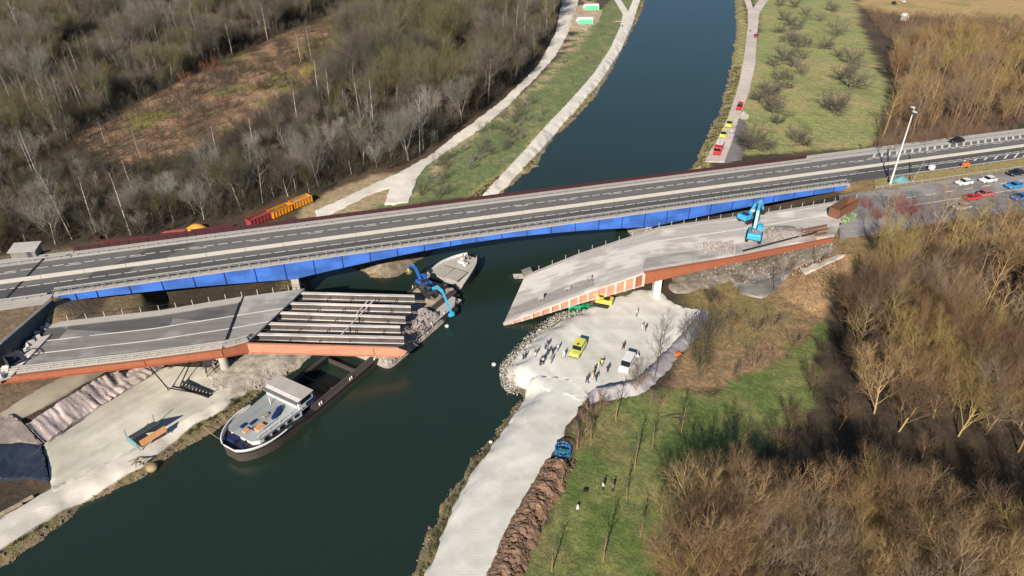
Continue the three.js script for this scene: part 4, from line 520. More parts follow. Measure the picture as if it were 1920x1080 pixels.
// --- orchard meadow and wood at the upper right
{
  const r = mul32(91), pr = SH.orchards.map((s) => protoTree('orchard_tree', s, BK.orchardGrey, BK.orchardGrey, 'low spreading grey tree on the pale meadow beyond the bridge', 'tree', 'low spreading trees on the meadow'));
  const list = [[1467, 40, 1], [1500, 58, 1], [1478, 78, 1.2], [1492, 92, 1.1], [1468, 118, 1.2], [1452, 128, 0.9], [1484, 128, 0.9], [1460, 152, 0.9], [1452, 182, 1], [1436, 200, 1.1], [1446, 215, 1.1], [1488, 16, 0.9], [1462, 12, 0.9], [1556, 22, 1.1], [1568, 66, 1.1], [1548, 92, 1.1], [1594, 122, 1.2], [1590, 168, 1.4], [1578, 155, 1], [1556, 212, 1.2], [1576, 212, 1.2], [1402, 286, 1.1], [1416, 276, 1.1], [1392, 278, 0.9], [1492, 268, 0.9], [1476, 150, 0.6], [1508, 30, 0.8], [1480, 50, 0.9], [1510, 84, 0.7], [1462, 62, 0.8], [1496, 112, 0.8], [1500, 140, 0.7], [1470, 168, 0.7], [1432, 168, 0.6], [1424, 192, 0.8], [1458, 236, 0.7], [1440, 282, 0.7], [1508, 276, 0.7], [1536, 40, 0.7], [1570, 108, 0.7], [1602, 140, 0.8]];
  list.forEach(([x, y, s]) => plant(pr[Math.floor(r() * 3)], G(x, y), r() * 6.28, s * 1.25));
  const wood = gpoly([[1668, 118], [1700, 92], [1780, 84], [2300, 80], [2300, 250], [1920, 226], [1760, 250], [1650, 270], [1672, 205], [1680, 160]]);
  const tall = []; for (const s of [...SH.poles, SH.brooms[1], SH.mixed[2], SH.mixed[3]]) for (const c of ['tan', 'olive', 'umber', 'mauve']) tall.push(protoTree('slender_tree', s, BK[c], BK[c], 'bare brown tree in the dense wood beyond the meadow at upper right', 'tree', 'bare trees of the upper right wood'));
  const pts = scatter(wood, 4.2, 31).filter(([x, z]) => onScreen(x, 10, z, 40)).sort((a, b) => b[1] - a[1]);
  pts.slice(0, 290).forEach(([x, z]) => plant(tall[Math.floor(r() * tall.length)], V(x, ground(x, z) - 0.1, z), r() * 6.28, 0.6 + 0.5 * r()));
  if (pts.length > 290) { const rest = stuff('distant_wood', 'far rows of the upper right wood', 'wood'); [...SH.poles, SH.mixed[2], SH.mixed[3]].forEach((s, i) => rest.add(instanced('tree_crowns', s.crown, BK[['tan', 'olive', 'umber', 'mauve', 'tan', 'umber'][i]], pts.slice(290).filter((p, k) => k % 6 === i).map(([x, z]) => [x, ground(x, z), z, r() * 6.28, 0.75 + 0.35 * r()])))); }
  const br = gpoly([[1640, 288], [1650, 250], [1665, 215], [1690, 205], [1690, 95], [1650, 60], [1622, 22], [1700, 30], [2300, 55], [2300, 95], [1720, 110], [1720, 200], [2300, 195], [2300, 245], [1920, 236], [1800, 262]]), b = stuff('undergrowth', 'reddish brown brush along the edges of the upper right wood', 'undergrowth'), bp = scatter(br, 2.3, 33).filter(([x, z]) => onScreen(x, 2, z, 20)).concat(scatter(wood, 3.2, 34).filter(([x, z]) => onScreen(x, 2, z, 20)));
  SH.bushes.forEach((s, i) => b.add(instanced('brush', s.crown, bark([1, 1, 1]), bp.filter((p, k) => k % 3 === i).map(([x, z]) => [x, ground(x, z) - 0.1, z, r() * 6.28, 0.5 + 0.6 * r()]), (k) => C(...[[0.25, 0.165, 0.1], [0.22, 0.13, 0.09], [0.28, 0.2, 0.11], [0.22, 0.15, 0.115]][k % 4]))));
}
// --- wood on the left bank
{
  const r = mul32(55);
  const region = gpoly([[-420, 520], [-200, 490], [0, 478], [40, 462], [150, 455], [230, 450], [300, 440], [350, 420], [440, 408], [530, 372], [600, 362], [640, 340], [700, 322], [742, 314], [795, 287], [872, 228], [945, 172], [1005, 112], [1036, 55], [1050, -10], [1056, -120], [-900, -120], [-900, 300]]);
  const clear = gpoly([[125, 300], [150, 245], [300, 168], [420, 108], [560, 44], [645, 14], [652, 96], [610, 198], [490, 280], [370, 345], [220, 360]]);
  const open = (x, z) => boxed(clear, x, z, 20) > 0 && boxed(pond, x, z, 20) > 4 && (boxed(fillLeft, x, z, 20) > 2);
  const pts = scatter(region, 3.6, 41, (x, z) => open(x, z) && fbm(x * 0.045 + 11, z * 0.045, 3) > 0.33).filter(([x, z]) => onScreen(x, 8, z, 60)).sort((a, b) => (b[1] * 1.0 - Math.abs(b[0]) * 0.2) - (a[1] - Math.abs(a[0]) * 0.2));
  const cols = ['grey', 'greyDark', 'moss', 'mauve', 'greyLight', 'grey'], pro = []; for (const s of [...SH.mixed, SH.brooms[0], SH.poles[0]]) for (const c of cols) pro.push(protoTree('grey_tree', s, BK.greyLight, c === 'mauve' ? BK.birchTwig : BK[c], 'bare grey tree in the tangled wood on the left bank', 'tree', 'bare trees of the left hand wood'));
  const near = pts.slice(0, 296), far = pts.slice(296), size = (x, z) => lerp(0.6, 1.35, smooth((fbm(x * 0.035, z * 0.035, 2) - 0.25) * 2)) * (0.7 + 0.55 * r());
  near.forEach(([x, z]) => plant(pro[Math.floor(r() * pro.length)], V(x, ground(x, z) - 0.1, z), r() * 6.28, size(x, z) * 0.85));
  const rest = stuff('distant_wood', 'far grey brown trees of the left bank wood running together', 'wood'), shapes = [...SH.mixed, SH.brooms[0], SH.brooms[2], SH.poles[0], SH.poles[2]], tones = [[0.27, 0.255, 0.22], [0.085, 0.08, 0.062], [0.16, 0.152, 0.075], [0.18, 0.155, 0.13], [0.195, 0.175, 0.11], [0.1, 0.09, 0.072]];
  shapes.forEach((s, i) => { const l = far.filter((p, k) => k % shapes.length === i).map(([x, z]) => [x, ground(x, z) - 0.1, z, r() * 6.28, size(x, z)]); rest.add(instanced('tree_crowns', s.crown, bark([1, 1, 1]), l, (k, a) => C(...tones[Math.floor(fbm(a[0] * 0.04, a[2] * 0.04, 2) * 3 + r() * 3) % 6]))); rest.add(instanced('tree_trunks', s.trunk, BK.greyLight, l)); });
  // undergrowth
  const up = scatter(region, 2.2, 42, (x, z) => boxed(pond, x, z, 20) > 1 && boxed(fillLeft, x, z, 20) > 1 && (boxed(A.clearing, x, z, 20) > 0 || hash(Math.floor(x * 7), Math.floor(z * 7)) < 0.05)).filter(([x, z]) => onScreen(x, 2, z, 20)), u = stuff('undergrowth', 'tangled dark undergrowth beneath the left bank wood', 'undergrowth');
  SH.bushes.forEach((s, i) => u.add(instanced('brush', s.crown, bark([1, 1, 1]), up.filter((p, k) => k % 3 === i).map(([x, z]) => [x, ground(x, z) - 0.1, z, r() * 6.28, 0.7 + 1.0 * r()]), (k, a) => C(...[[0.07, 0.062, 0.05], [0.062, 0.06, 0.03], [0.1, 0.09, 0.072], [0.085, 0.06, 0.044], [0.045, 0.042, 0.033]][Math.floor(fbm(a[0] * 0.05, a[2] * 0.05 + 30, 2) * 3 + r() * 3) % 5]))));
  // birches standing out with white stems
  const bp = SH.birches.map((s) => protoTree('birch_tree', s, BK.birch, BK.birchTwig, 'white stemmed birch standing out of the left bank wood', 'tree', 'white birches of the left hand wood'));
  for (const [x, y, s] of [[503, 80, 1.1], [436, 107, 1], [584, 34, 1], [308, 118, 1.1], [300, 110, 1], [106, 258, 1], [110, 262, 0.9], [150, 150, 1], [100, 150, 1], [244, 122, 0.9], [75, 340, 0.9], [68, 338, 0.8], [180, 435, 1], [245, 440, 1], [575, 30, 0.9], [565, 120, 0.8], [585, 115, 0.9], [200, 280, 0.6], [265, 300, 0.6], [600, 200, 1.1], [620, 210, 1], [740, 150, 1], [755, 148, 1.1], [850, 110, 1], [845, 60, 1.1], [560, 245, 1], [950, 70, 1], [985, 80, 1], [905, 150, 0.9], [700, 240, 1], [480, 300, 0.9], [415, 330, 0.9], [660, 60, 0.9], [790, 90, 1], [30, 210, 0.9], [35, 60, 1], [165, 45, 1], [365, 20, 1], [255, 380, 0.8]]) plant(bp[(x + y) % 3], G(x, y), x * 0.9, s);
  // bushes with another colour
  const wl = protoTree('willow_shrub', SH.mixed[1], BK.willow, BK.willow, 'yellow green willow shrub at the right end of the brown clearing', 'shrub', 'yellow green willows by the clearing'); for (const [x, y, s] of [[576, 160, 0.8], [592, 150, 0.7], [618, 138, 0.8], [605, 165, 0.6]]) plant(wl, G(x, y), x, s);
  const ru = protoTree('russet_shrub', SH.bushes[2], BK.russet, BK.russet, 'rusty orange brown shrub among the left bank trees', 'shrub', 'rusty brown shrubs of the left bank'); for (const [x, y, s] of [[395, 140, 1.6], [410, 145, 1.4], [348, 158, 1.2], [98, 172, 1.5], [205, 100, 1.6], [780, 105, 1.5], [215, 270, 1.2], [345, 240, 1.1], [420, 200, 1]]) plant(ru, G(x, y), x, s);
  // dark evergreen bushes: many small leaf faces
  const lf = []; { const q = mul32(9); for (let i = 0; i < 900; i++) { const a = q() * 6.28, e = Math.acos(1 - q()), k = 0.55 + 0.45 * Math.cbrt(q()), s = 1.5 + 0.35 * fbm(a * 2, e * 3, 2); const c = V(Math.cos(a) * Math.sin(e) * k * s, 0.3 + Math.cos(e) * k * s * 1.15, Math.sin(a) * Math.sin(e) * k * s); lf.push(new THREE.PlaneGeometry(0.28, 0.17).rotateX(q() * 3).rotateY(q() * 6).rotateZ(q() * 3).translate(c.x, c.y, c.z)); } }
  const leafMat = mt([0.045, 0.085, 0.025], 0.6, { map: earthTex }), leafGeo = join(lf); leafGeo.userData.ready = true;
  const ev = new THREE.Group(); ev.name = 'evergreen_shrub'; part('trunk', SH.bushes[0].trunk, BK.greyDark, ev); part('crown', leafGeo, leafMat, ev); tag(ev, 'dark green leafy shrub among the bare left bank trees', 'shrub', 'evergreen shrubs of the left hand wood');
  for (const [x, y, s] of [[112, 85, 2.2], [125, 75, 2], [95, 110, 1.8], [40, 130, 2], [75, 20, 2], [85, 8, 2], [220, 335, 1.3], [235, 330, 1.1], [105, 330, 1.4], [395, 25, 2], [30, 20, 2], [405, 12, 1.7], [665, 45, 1.6], [640, 38, 1.6], [1010, 20, 1.6], [150, 100, 2.2], [170, 95, 2], [190, 110, 1.8], [210, 60, 2], [330, 70, 2.2], [350, 60, 2], [60, 180, 2], [20, 300, 1.8], [60, 270, 1.8], [250, 340, 1.4], [520, 330, 1.5], [560, 340, 1.4], [700, 290, 1.4], [860, 200, 1.5], [900, 120, 1.6], [130, 30, 2], [270, 20, 2]]) plant(ev, G(x, y), x, s);
  // scrub on the strip between haul road and towpath, tussocks
  const sp = gpoly([[770, 372], [790, 330], [850, 290], [920, 235], [985, 180], [1010, 200], [960, 270], [900, 340], [860, 372]]), st = scatter(sp, 3.4, 61).filter(() => r() < 0.5), sb = protoTree('strip_shrub', SH.bushes[0], BK.greyDark, BK.grey, 'grey scrub bush on the strip between the two gravel roads', 'shrub', 'grey scrub between the gravel roads'), sb2 = protoTree('strip_shrub', SH.bushes[2], BK.greyDark, BK.greyDark, 'grey scrub bush on the strip between the two gravel roads', 'shrub', 'grey scrub between the gravel roads');
  for (const [x, z] of st) plant(r() < 0.5 ? sb : sb2, V(x, ground(x, z) - 0.1, z), r() * 6, 0.7 + 0.5 * r());
  for (const [x, y] of [[1012, 228], [1018, 215], [980, 260], [975, 250], [915, 285], [908, 270], [1130, 65], [1100, 110], [1058, 118], [1125, 50]]) plant(sb, G(x, y), x, 0.9);
}

// ------------------------------------------------------------------ the barge under the broken span
{
  const at = V(-46.3, -0.95, -81), turn = Math.PI / 2 - 30.3 * Math.PI / 180, o = thing('cargo_barge', 'long grey cargo barge with white stern house lying under the broken span', 'barge', at, turn);
  const Lb = 73, B = 4.9, half = (x) => x < 7 ? B * Math.sqrt(Math.max(0, 1 - ((7 - x) / 7.3) ** 2)) : x > 60 ? B * Math.pow(Math.max(0, 1 - ((x - 60) / 13.3) ** 2), 0.6) : B;
  const top = (x) => 2.1 + (x < 14 ? 0.9 * smooth((14 - x) / 6) : 0) + (x > 58 ? 1.3 * smooth((x - 58) / 9) : 0), xs = []; for (let x = 0; x <= Lb; x += 0.6) xs.push(x);
  const side = (sg, y0, y1, w = 0) => quads([xs.map((x) => V(x, y0(x), sg * (half(x) + w))), xs.map((x) => V(x, y1(x), sg * (half(x) * 0.985 + w)))]);
  part('hull', [side(1, top, () => -0.5), side(-1, top, () => -0.5), bx(62, 0.1, 9.4, 34, 0.1, 0)], M.hullGrey, o);
  part('transom', quads([[V(0, 3.0, -1.42), V(0, 3.0, 1.42)], [V(0.05, -0.5, -1.4), V(0.05, -0.5, 1.4)]]), M.hullGrey, o); part('transom_rail', quads([[V(-0.1, 3.6, -1.5), V(-0.1, 3.6, 1.5)], [V(0, 3.0, -1.43), V(0, 3.0, 1.43)]]), M.white, o);
  for (const sg of [1, -1]) part('rubbing_strake', side(sg, (x) => top(x) - 0.12, (x) => top(x) - 0.42, 0.08), M.hullBlack, o);
  for (const sg of [1, -1]) { const xx = xs.filter((x) => x > 61); part('bow_bulwark', quads([xx.map((x) => V(x, top(x), sg * half(x))), xx.map((x) => V(x, top(x) + 0.75, sg * half(x) * 1.04))]), M.offWhite, o); }
  for (const sg of [1, -1]) { const xx = xs.filter((x) => x < 9); part('stern_bulwark', quads([xx.map((x) => V(x, top(x), sg * half(x) * 1.01)), xx.map((x) => V(x - 0.1, top(x) + 0.6, sg * half(x) * 1.05))]), M.white, o); }
  part('fender_rim', [tube(xs.filter((x) => x < 8).map((x) => V(x - 0.1, top(x) + 0.55, half(x) * 1.06)), 0.14), tube(xs.filter((x) => x < 8).map((x) => V(x - 0.1, top(x) + 0.55, -half(x) * 1.06)), 0.14)], M.white, o);
  const plate = (x0, x1, y, zi = 0) => { const xx = xs.filter((x) => x >= x0 && x <= x1); return quads([xx.map((x) => V(x, y(x), -half(x) * 0.98)), xx.map((x) => V(x, y(x), half(x) * 0.98))]); };
  part('stern_deck', plate(0, 15, (x) => top(x) - 0.05), M.hullBlack, o); part('bow_deck', plate(60, 73, (x) => top(x) - 0.05), M.verge, o);
  for (const sg of [1, -1]) { part('side_deck', quads([[V(14.6, 2.06, sg * 4.85), V(60.4, 2.3, sg * 4.85)], [V(14.6, 2.06, sg * 3.9), V(60.4, 2.3, sg * 3.9)]]), M.hullGrey, o); part('coaming', beam(V(14.6, 2.35, sg * 3.9), V(58, 2.55, sg * 3.9), 0.12, 1.0), M.beamWeb, o); part('hold_side', beam(V(14.6, 1.0, sg * 3.8), V(60, 1.0, sg * 3.8), 0.08, 2.6), M.hullBlack, o); }
  part('hold_floor', [bx(45.6, 0.1, 7.7, 37.3, 0.35, 0), bx(0.12, 2.6, 7.7, 14.6, 1.5, 0), bx(0.12, 2.6, 7.7, 60.2, 1.6, 0)], M.hullBlack, o);
  part('bulkhead', [bx(0.15, 1.6, 7.7, 27, 1.2, 0), bx(0.3, 0.14, 7.7, 20.5, 2.1, 0)], M.hullGrey, o);
  // deckhouse at the stern: grey roof, white house, blue wheelhouse windows
  const dh = part('deck_house', [ext([[2.6, -2.6], [3.4, -3.4], [12.2, -4.0], [12.2, 4.0], [3.4, 3.4], [2.6, 2.6]], 1.5).rotateX(-Math.PI / 2).translate(0, 3.2, 0)], M.white, o);
  part('roof', [ext([[2.3, -2.7], [3.2, -3.6], [12.5, -4.2], [12.5, 4.2], [3.2, 3.6], [2.3, 2.7]], 0.12).rotateX(-Math.PI / 2).translate(0, 4.02, 0)], M.deckGrey, dh);
  for (let k = 0; k < 5; k++) { part('window', bx(0.9, 0.55, 0.06, 4.6 + k * 1.6, 3.35, 3.62 + k * 0.11), M.glass, dh); part('window', bx(0.9, 0.55, 0.06, 4.6 + k * 1.6, 3.35, -3.62 - k * 0.11), M.glass, dh); }
  for (const [x, z, w, d] of [[4.2, -1.2, 1.1, 0.7], [5.6, -0.4, 1.3, 0.6], [4.6, 0.9, 0.7, 0.7]]) part('roof_hatch', rb(w, 0.25, d, x, 4.2, z), M.navyPaint, o);
  part('roof_rail', [beam(V(3.2, 4.55, 3.2), V(12.2, 4.75, 3.9), 0.07, 0.07), ...[0, 1, 2, 3, 4].map((k) => beam(V(3.4 + k * 2.2, 4.0, 3.25 + k * 0.16), V(3.4 + k * 2.2, 4.6, 3.25 + k * 0.16), 0.06, 0.06))], M.white, o);
  part('roof_locker', [rb(1.6, 0.5, 1.1, 5.2, 4.3, 1.6), rb(1.0, 0.35, 0.8, 3.6, 4.2, 0.1)], M.peach, o);
  const wh = part('wheel_house', [rb(3.4, 2.5, 8.0, 13.6, 4.6, 0)], M.white, o);
  part('wheel_house_roof', rb(3.0, 0.18, 8.6, 13.9, 6.0, 0), M.verge, wh); part('awning', rb(1.2, 0.12, 8.6, 11.7, 5.75, 0), M.concreteDark, wh);
  for (let k = -3; k <= 3; k++) { part('window', bx(0.06, 0.9, 0.9, 15.32, 5.2, k * 1.08), M.glass, wh); part('window', bx(0.06, 0.9, 0.9, 11.88, 5.2, k * 1.08), M.glass, wh); } for (const s of [1, -1]) part('window', bx(2.4, 0.9, 0.06, 13.6, 5.2, s * 4.02), M.glass, wh);
  part('blue_side_board', bx(2.4, 0.8, 0.1, 14.6, 4.1, 4.1), M.navyPaint, wh);
  part('stern_winch', rb(1.8, 0.6, 1.6, 2.0, 3.35, -1.1), M.navyPaint, o); part('vent', cy(0.3, 0.3, 0.8, 1.4, 3.4, 1.2), M.navyPaint, o); for (const z of [-2.2, 2.2]) part('bollard', cy(0.16, 0.16, 0.9, 0.9, 3.4, z), M.navyPaint, o);
  const mast = part('mast', [beam(V(10.2, 4.05, 2.4), V(4.2, 4.8, 2.6), 0.14, 0.14), cy(0.08, 0.08, 1.6, 10.4, 4.9, -1.4)], M.white, o); void mast;
  part('dinghy', [ext([[-1.6, 0], [-1.3, 0.5], [1.2, 0.5], [1.9, 0.1], [1.2, -0.4], [-1.3, -0.4]], 0.5, 0, 0.06).rotateX(-Math.PI / 2).rotateY(0.4).translate(9.2, 4.3, 1.6)], M.navyPaint, o); part('folded_tarp', rb(1.1, 0.35, 0.7, 7.8, 4.25, 0.2), M.tan, o);
  for (const x of [16, 24, 31, 38]) part('bollard', [cy(0.14, 0.14, 0.5, x, 2.4, 4.45), cy(0.14, 0.14, 0.5, x + 0.5, 2.4, 4.45)], M.white, o);
  for (let k = 0; k < 9; k++) part('bow_post', cy(0.1, 0.1, 1.0, 55 + k * 0.9, 2.9, -4.4 + k * 0.06, 6), M.white, o);
  // bow cover and cargo of pale soil
  part('bow_hatch_cover', [bx(4.6, 0.25, 3.4, 62.9, 3.7, -1.75, [0, 0.0, 0.02]), bx(4.6, 0.25, 3.4, 63.1, 3.65, 1.75)], M.cream, o);
  part('bow_winch', [cy(0.4, 0.4, 1.6, 68.2, 4.0, 0, 10, 'z'), rb(1.2, 0.6, 0.6, 68.2, 3.8, 1.2), rb(1.0, 0.9, 0.8, 69.6, 3.9, -0.6)], M.white, o); part('anchor_post', [cy(0.12, 0.12, 1.2, 71, 4.2, 0.4), cy(0.12, 0.12, 1.2, 70.4, 4.2, -1)], M.hullBlack, o);
  const rows = []; for (let i = 0; i <= 40; i++) { const r = []; for (let k = 0; k <= 12; k++) { const x = 46 + (i / 40) * 14.1, z = -3.75 + (k / 12) * 7.5; r.push(V(x, 1.5 + 0.9 * smooth((x - 47) / 5) + 0.8 * fbm(x * 0.6, z * 0.6, 4) - 0.3, z)); } rows.push(r); }
  const cargo = quads(rows); boxUV(cargo, 0.3); cargo.userData.ready = true; const cm = new THREE.Mesh(cargo, mt([0.52, 0.43, 0.35], 0.96, { map: earthTex, bump: 0.08 })); cm.name = 'soil_load'; scene.add(cm); cm.position.copy(at); cm.rotation.y = turn; tag(cm, 'pale tan soil load in the front hold of the barge', 'soil');
  // heap of broken concrete where the girders end
  const heapY = (x, z, e) => 0.4 + e * (1.9 + 1.5 * fbm(x * 0.6, z * 0.6, 4) + 0.5 * vnoise(x * 2.4, z * 2.4) + 0.9 * smooth((42 - x) / 6));
  const hp = []; for (let i = 0; i <= 46; i++) { const r = []; for (let k = 0; k <= 26; k++) { const x = 30.5 + (i / 46) * 21, z = -5.5 + (k / 26) * 14, e = smooth(i / 6) * smooth((46 - i) / 6) * smooth(k / 4) * smooth((26 - k) / 4); r.push(V(x, heapY(x, z, e), z)); } hp.push(r); }
  const hg = quads(hp); boxUV(hg, 0.4); hg.userData.ready = true; const hm = new THREE.Mesh(hg, mt([0.5, 0.44, 0.42], 0.96, { map: earthTex, bump: 0.15 })); hm.name = 'rubble_heap'; scene.add(hm); hm.position.copy(at); hm.rotation.y = turn; tag(hm, 'heap of broken concrete on the barge at the ends of the girders', 'rubble');
  const toW = (x, y, z) => V(x, y, z).applyAxisAngle(V(0, 1, 0), turn).add(at), r = mul32(303), ch = [], rods = [];
  for (let i = 0; i < 3200; i++) { const x = 31.5 + r() * 17 * (0.35 + 0.65 * r()), z = -5 + 12.8 * r(), p = toW(x, heapY(x, z, smooth((x - 30.5) / 2.7) * smooth((51.5 - x) / 2.7) * smooth((z + 5.5) / 2.1) * smooth((8.5 - z) / 2.1)) + r() * 0.25, z); ch.push([p.x, p.y, p.z, r() * 6, 0.1 + 0.36 * r() * r() * r(), undefined, r() * 3, r() * 3]); }
  const chunkG = new THREE.BoxGeometry(1.5, 1.1, 1.3).toNonIndexed(); { const p = chunkG.attributes.position, q = mul32(4), mp = new Map(); for (let i = 0; i < p.count; i++) { const k = [p.getX(i), p.getY(i), p.getZ(i)].map((v) => v.toFixed(2)).join(); if (!mp.has(k)) mp.set(k, [0, 0, 0].map(() => (q() - 0.5) * 0.75)); const s = mp.get(k); p.setXYZ(i, p.getX(i) + s[0], p.getY(i) + s[1], p.getZ(i) + s[2]); } chunkG.computeVertexNormals(); }
  globalThis.chunkShape = join(chunkG, 0.5);
  for (let i = 0; i < 760; i++) { const x = 31 + r() * 10, z = -5.5 + 13.5 * r(), p = toW(x, 2.6 + r() * 2.4, z), q = p.clone().add(V((r() - 0.5) * 2.6, (r() - 0.45) * 1.6, (r() - 0.5) * 2.6)); rods.push(beam(p, q, 0.07, 0.07)); }
  const deb = stuff('demolition_debris', 'jumble of concrete lumps and bent reinforcing rods at the girder ends', 'rubble'); deb.add(instanced('concrete_lumps', globalThis.chunkShape, M.rubble, ch, null)); const rm = new THREE.Mesh(join(rods), mt([0.34, 0.27, 0.25], 0.9)); rm.name = 'reinforcing_rods'; deb.add(rm);
  { const pt = thing('pontoon', 'flat grey steel pontoon alongside the front half of the barge', 'pontoon', at, turn); part('deck', bx(17, 0.12, 2.6, 48.5, 2.3, 6.2), M.verge, pt); part('side_plate', bx(17, 1.9, 2.5, 48.5, 1.28, 6.2), M.hullGrey, pt); for (let k = 0; k < 4; k++) part('bollard', cy(0.12, 0.12, 0.5, 41.5 + k * 4.6, 2.6, 7.2), M.white, pt); }
  const line = thing('mooring_line', 'thin mooring line from the barge stern to the left bank', 'rope'), a = toW(0.8, 3.0, -2.2), b = G(382, 802, 0.3); part('rope', tube([a, a.clone().lerp(b, 0.5).add(V(0, -0.5, 0)), b], 0.05, 16, 4), M.tan, line);
}

// ------------------------------------------------------------------ excavators
function excavator(name, label, at, turn, m, o = {}) { // +x is forward; boom as points in the boom plane
  const e = thing(name, label, 'excavator', at, turn), { slew = 0, boom = [[0.6, 1.9], [2.6, 4.6], [5.2, 5.0]], stick = [5.2, 5.0, 7.2, 2.2], tool = 'bucket', k = 1, swing = 0 } = o;
  for (const s of [1, -1]) part('track', ext([[-2.0, 0.15], [-1.7, 0], [1.7, 0], [2.0, 0.15], [2.1, 0.5], [1.8, 0.9], [-1.8, 0.9], [-2.1, 0.5]], 0.6, s * 1.2, 0.04), M.tyre, e);
  part('under_carriage', [bx(2.4, 0.5, 1.8, 0, 0.6, 0), cy(0.8, 0.8, 0.3, 0, 1.0, 0, 16)], M.darkSteel, e);
  const r = (g) => { const l = [].concat(g).flat(3); l.forEach((q) => q.rotateY(slew)); return l; };
  const body = part('upper_body', r([ext([[-2.6, 1.15], [1.5, 1.15], [1.5, 1.7], [-0.5, 2.2], [-2.3, 2.25], [-2.7, 1.9]], 2.5, 0, 0.08)]), m, e);
  part('counter_weight', r([rb(0.9, 1.25, 2.6, -2.5, 1.75, 0, 0.2)]), m, body); part('engine_cover', r([rb(1.6, 0.12, 1.9, -1.3, 2.28, 0)]), o.hood || M.darkSteel, body); part('exhaust', r([cy(0.08, 0.08, 0.5, -1.6, 2.55, -0.7)]), M.black, body);
  const cab = part('cab', r([ext([[-0.6, 1.2], [1.55, 1.2], [1.6, 2.0], [1.1, 3.0], [-0.5, 3.0]], 1.0, 0.75, 0.06)]), m, e); part('cab_window', r([ext([[-0.4, 1.95], [1.6, 1.95], [1.15, 2.85], [-0.35, 2.85]], 1.06, 0.75), bx(0.06, 0.9, 0.9, 1.52, 2.35, 0.75, [0, 0, 0.4])]), M.glass, cab); part('cab_roof', r([rb(1.5, 0.1, 1.0, 0.3, 3.08, 0.75)]), o.roof || m, cab);
  const bp = boom.map(([x, y]) => V(x, y, -0.25)); for (let i = 0; i + 1 < bp.length; i++) part('boom', r([beam(bp[i], bp[i + 1], 0.5, 0.75 - 0.12 * i)]), o.armMat || m, e);
  const s0 = V(stick[0], stick[1], -0.25), s1 = V(stick[2], stick[3], -0.25); part('stick', r([beam(s0.clone().lerp(s1, -0.15), s1, 0.38, 0.5)]), o.armMat || m, e);
  part('hydraulic_ram', r([beam(bp[0].clone().add(V(0.4, 0.1, 0)), bp[1].clone().lerp(bp[2] || bp[1], 0.2).add(V(0, -0.3, 0)), 0.16, 0.16), beam(bp[bp.length - 2].clone().add(V(0.3, 0.6, 0)), s0.clone().add(V(0, 0.5, 0)), 0.16, 0.16)]), M.steel, e);
  if (tool === 'bucket') part('bucket', r([ext([[0, 0], [0.5, -0.2], [0.65, -0.8], [0.1, -1.2], [-0.6, -1.1], [-0.35, -0.5]], 1.2, -0.25, 0.03).translate(s1.x, s1.y, 0)]), o.toolMat || M.darkSteel, e);
  else { const g = part('grab', r([cy(0.3, 0.35, 0.6, s1.x, s1.y - 0.3, -0.25)]), o.toolMat || M.darkSteel, e); for (let q = 0; q < 4; q++) { const a = q * 1.57 + 0.5; part('grab_claw', r([beam(V(s1.x, s1.y - 0.6, -0.25), V(s1.x + Math.cos(a) * 0.7, s1.y - 1.1, -0.25 + Math.sin(a) * 0.7), 0.3, 0.14), beam(V(s1.x + Math.cos(a) * 0.7, s1.y - 1.1, -0.25 + Math.sin(a) * 0.7), V(s1.x + Math.cos(a) * 0.3, s1.y - 1.8, -0.25 + Math.sin(a) * 0.3), 0.26, 0.12)]), o.toolMat || M.darkSteel, g); } }
  if (swing) e.rotation.y += 0; e.scale.setScalar(k); return e;
}
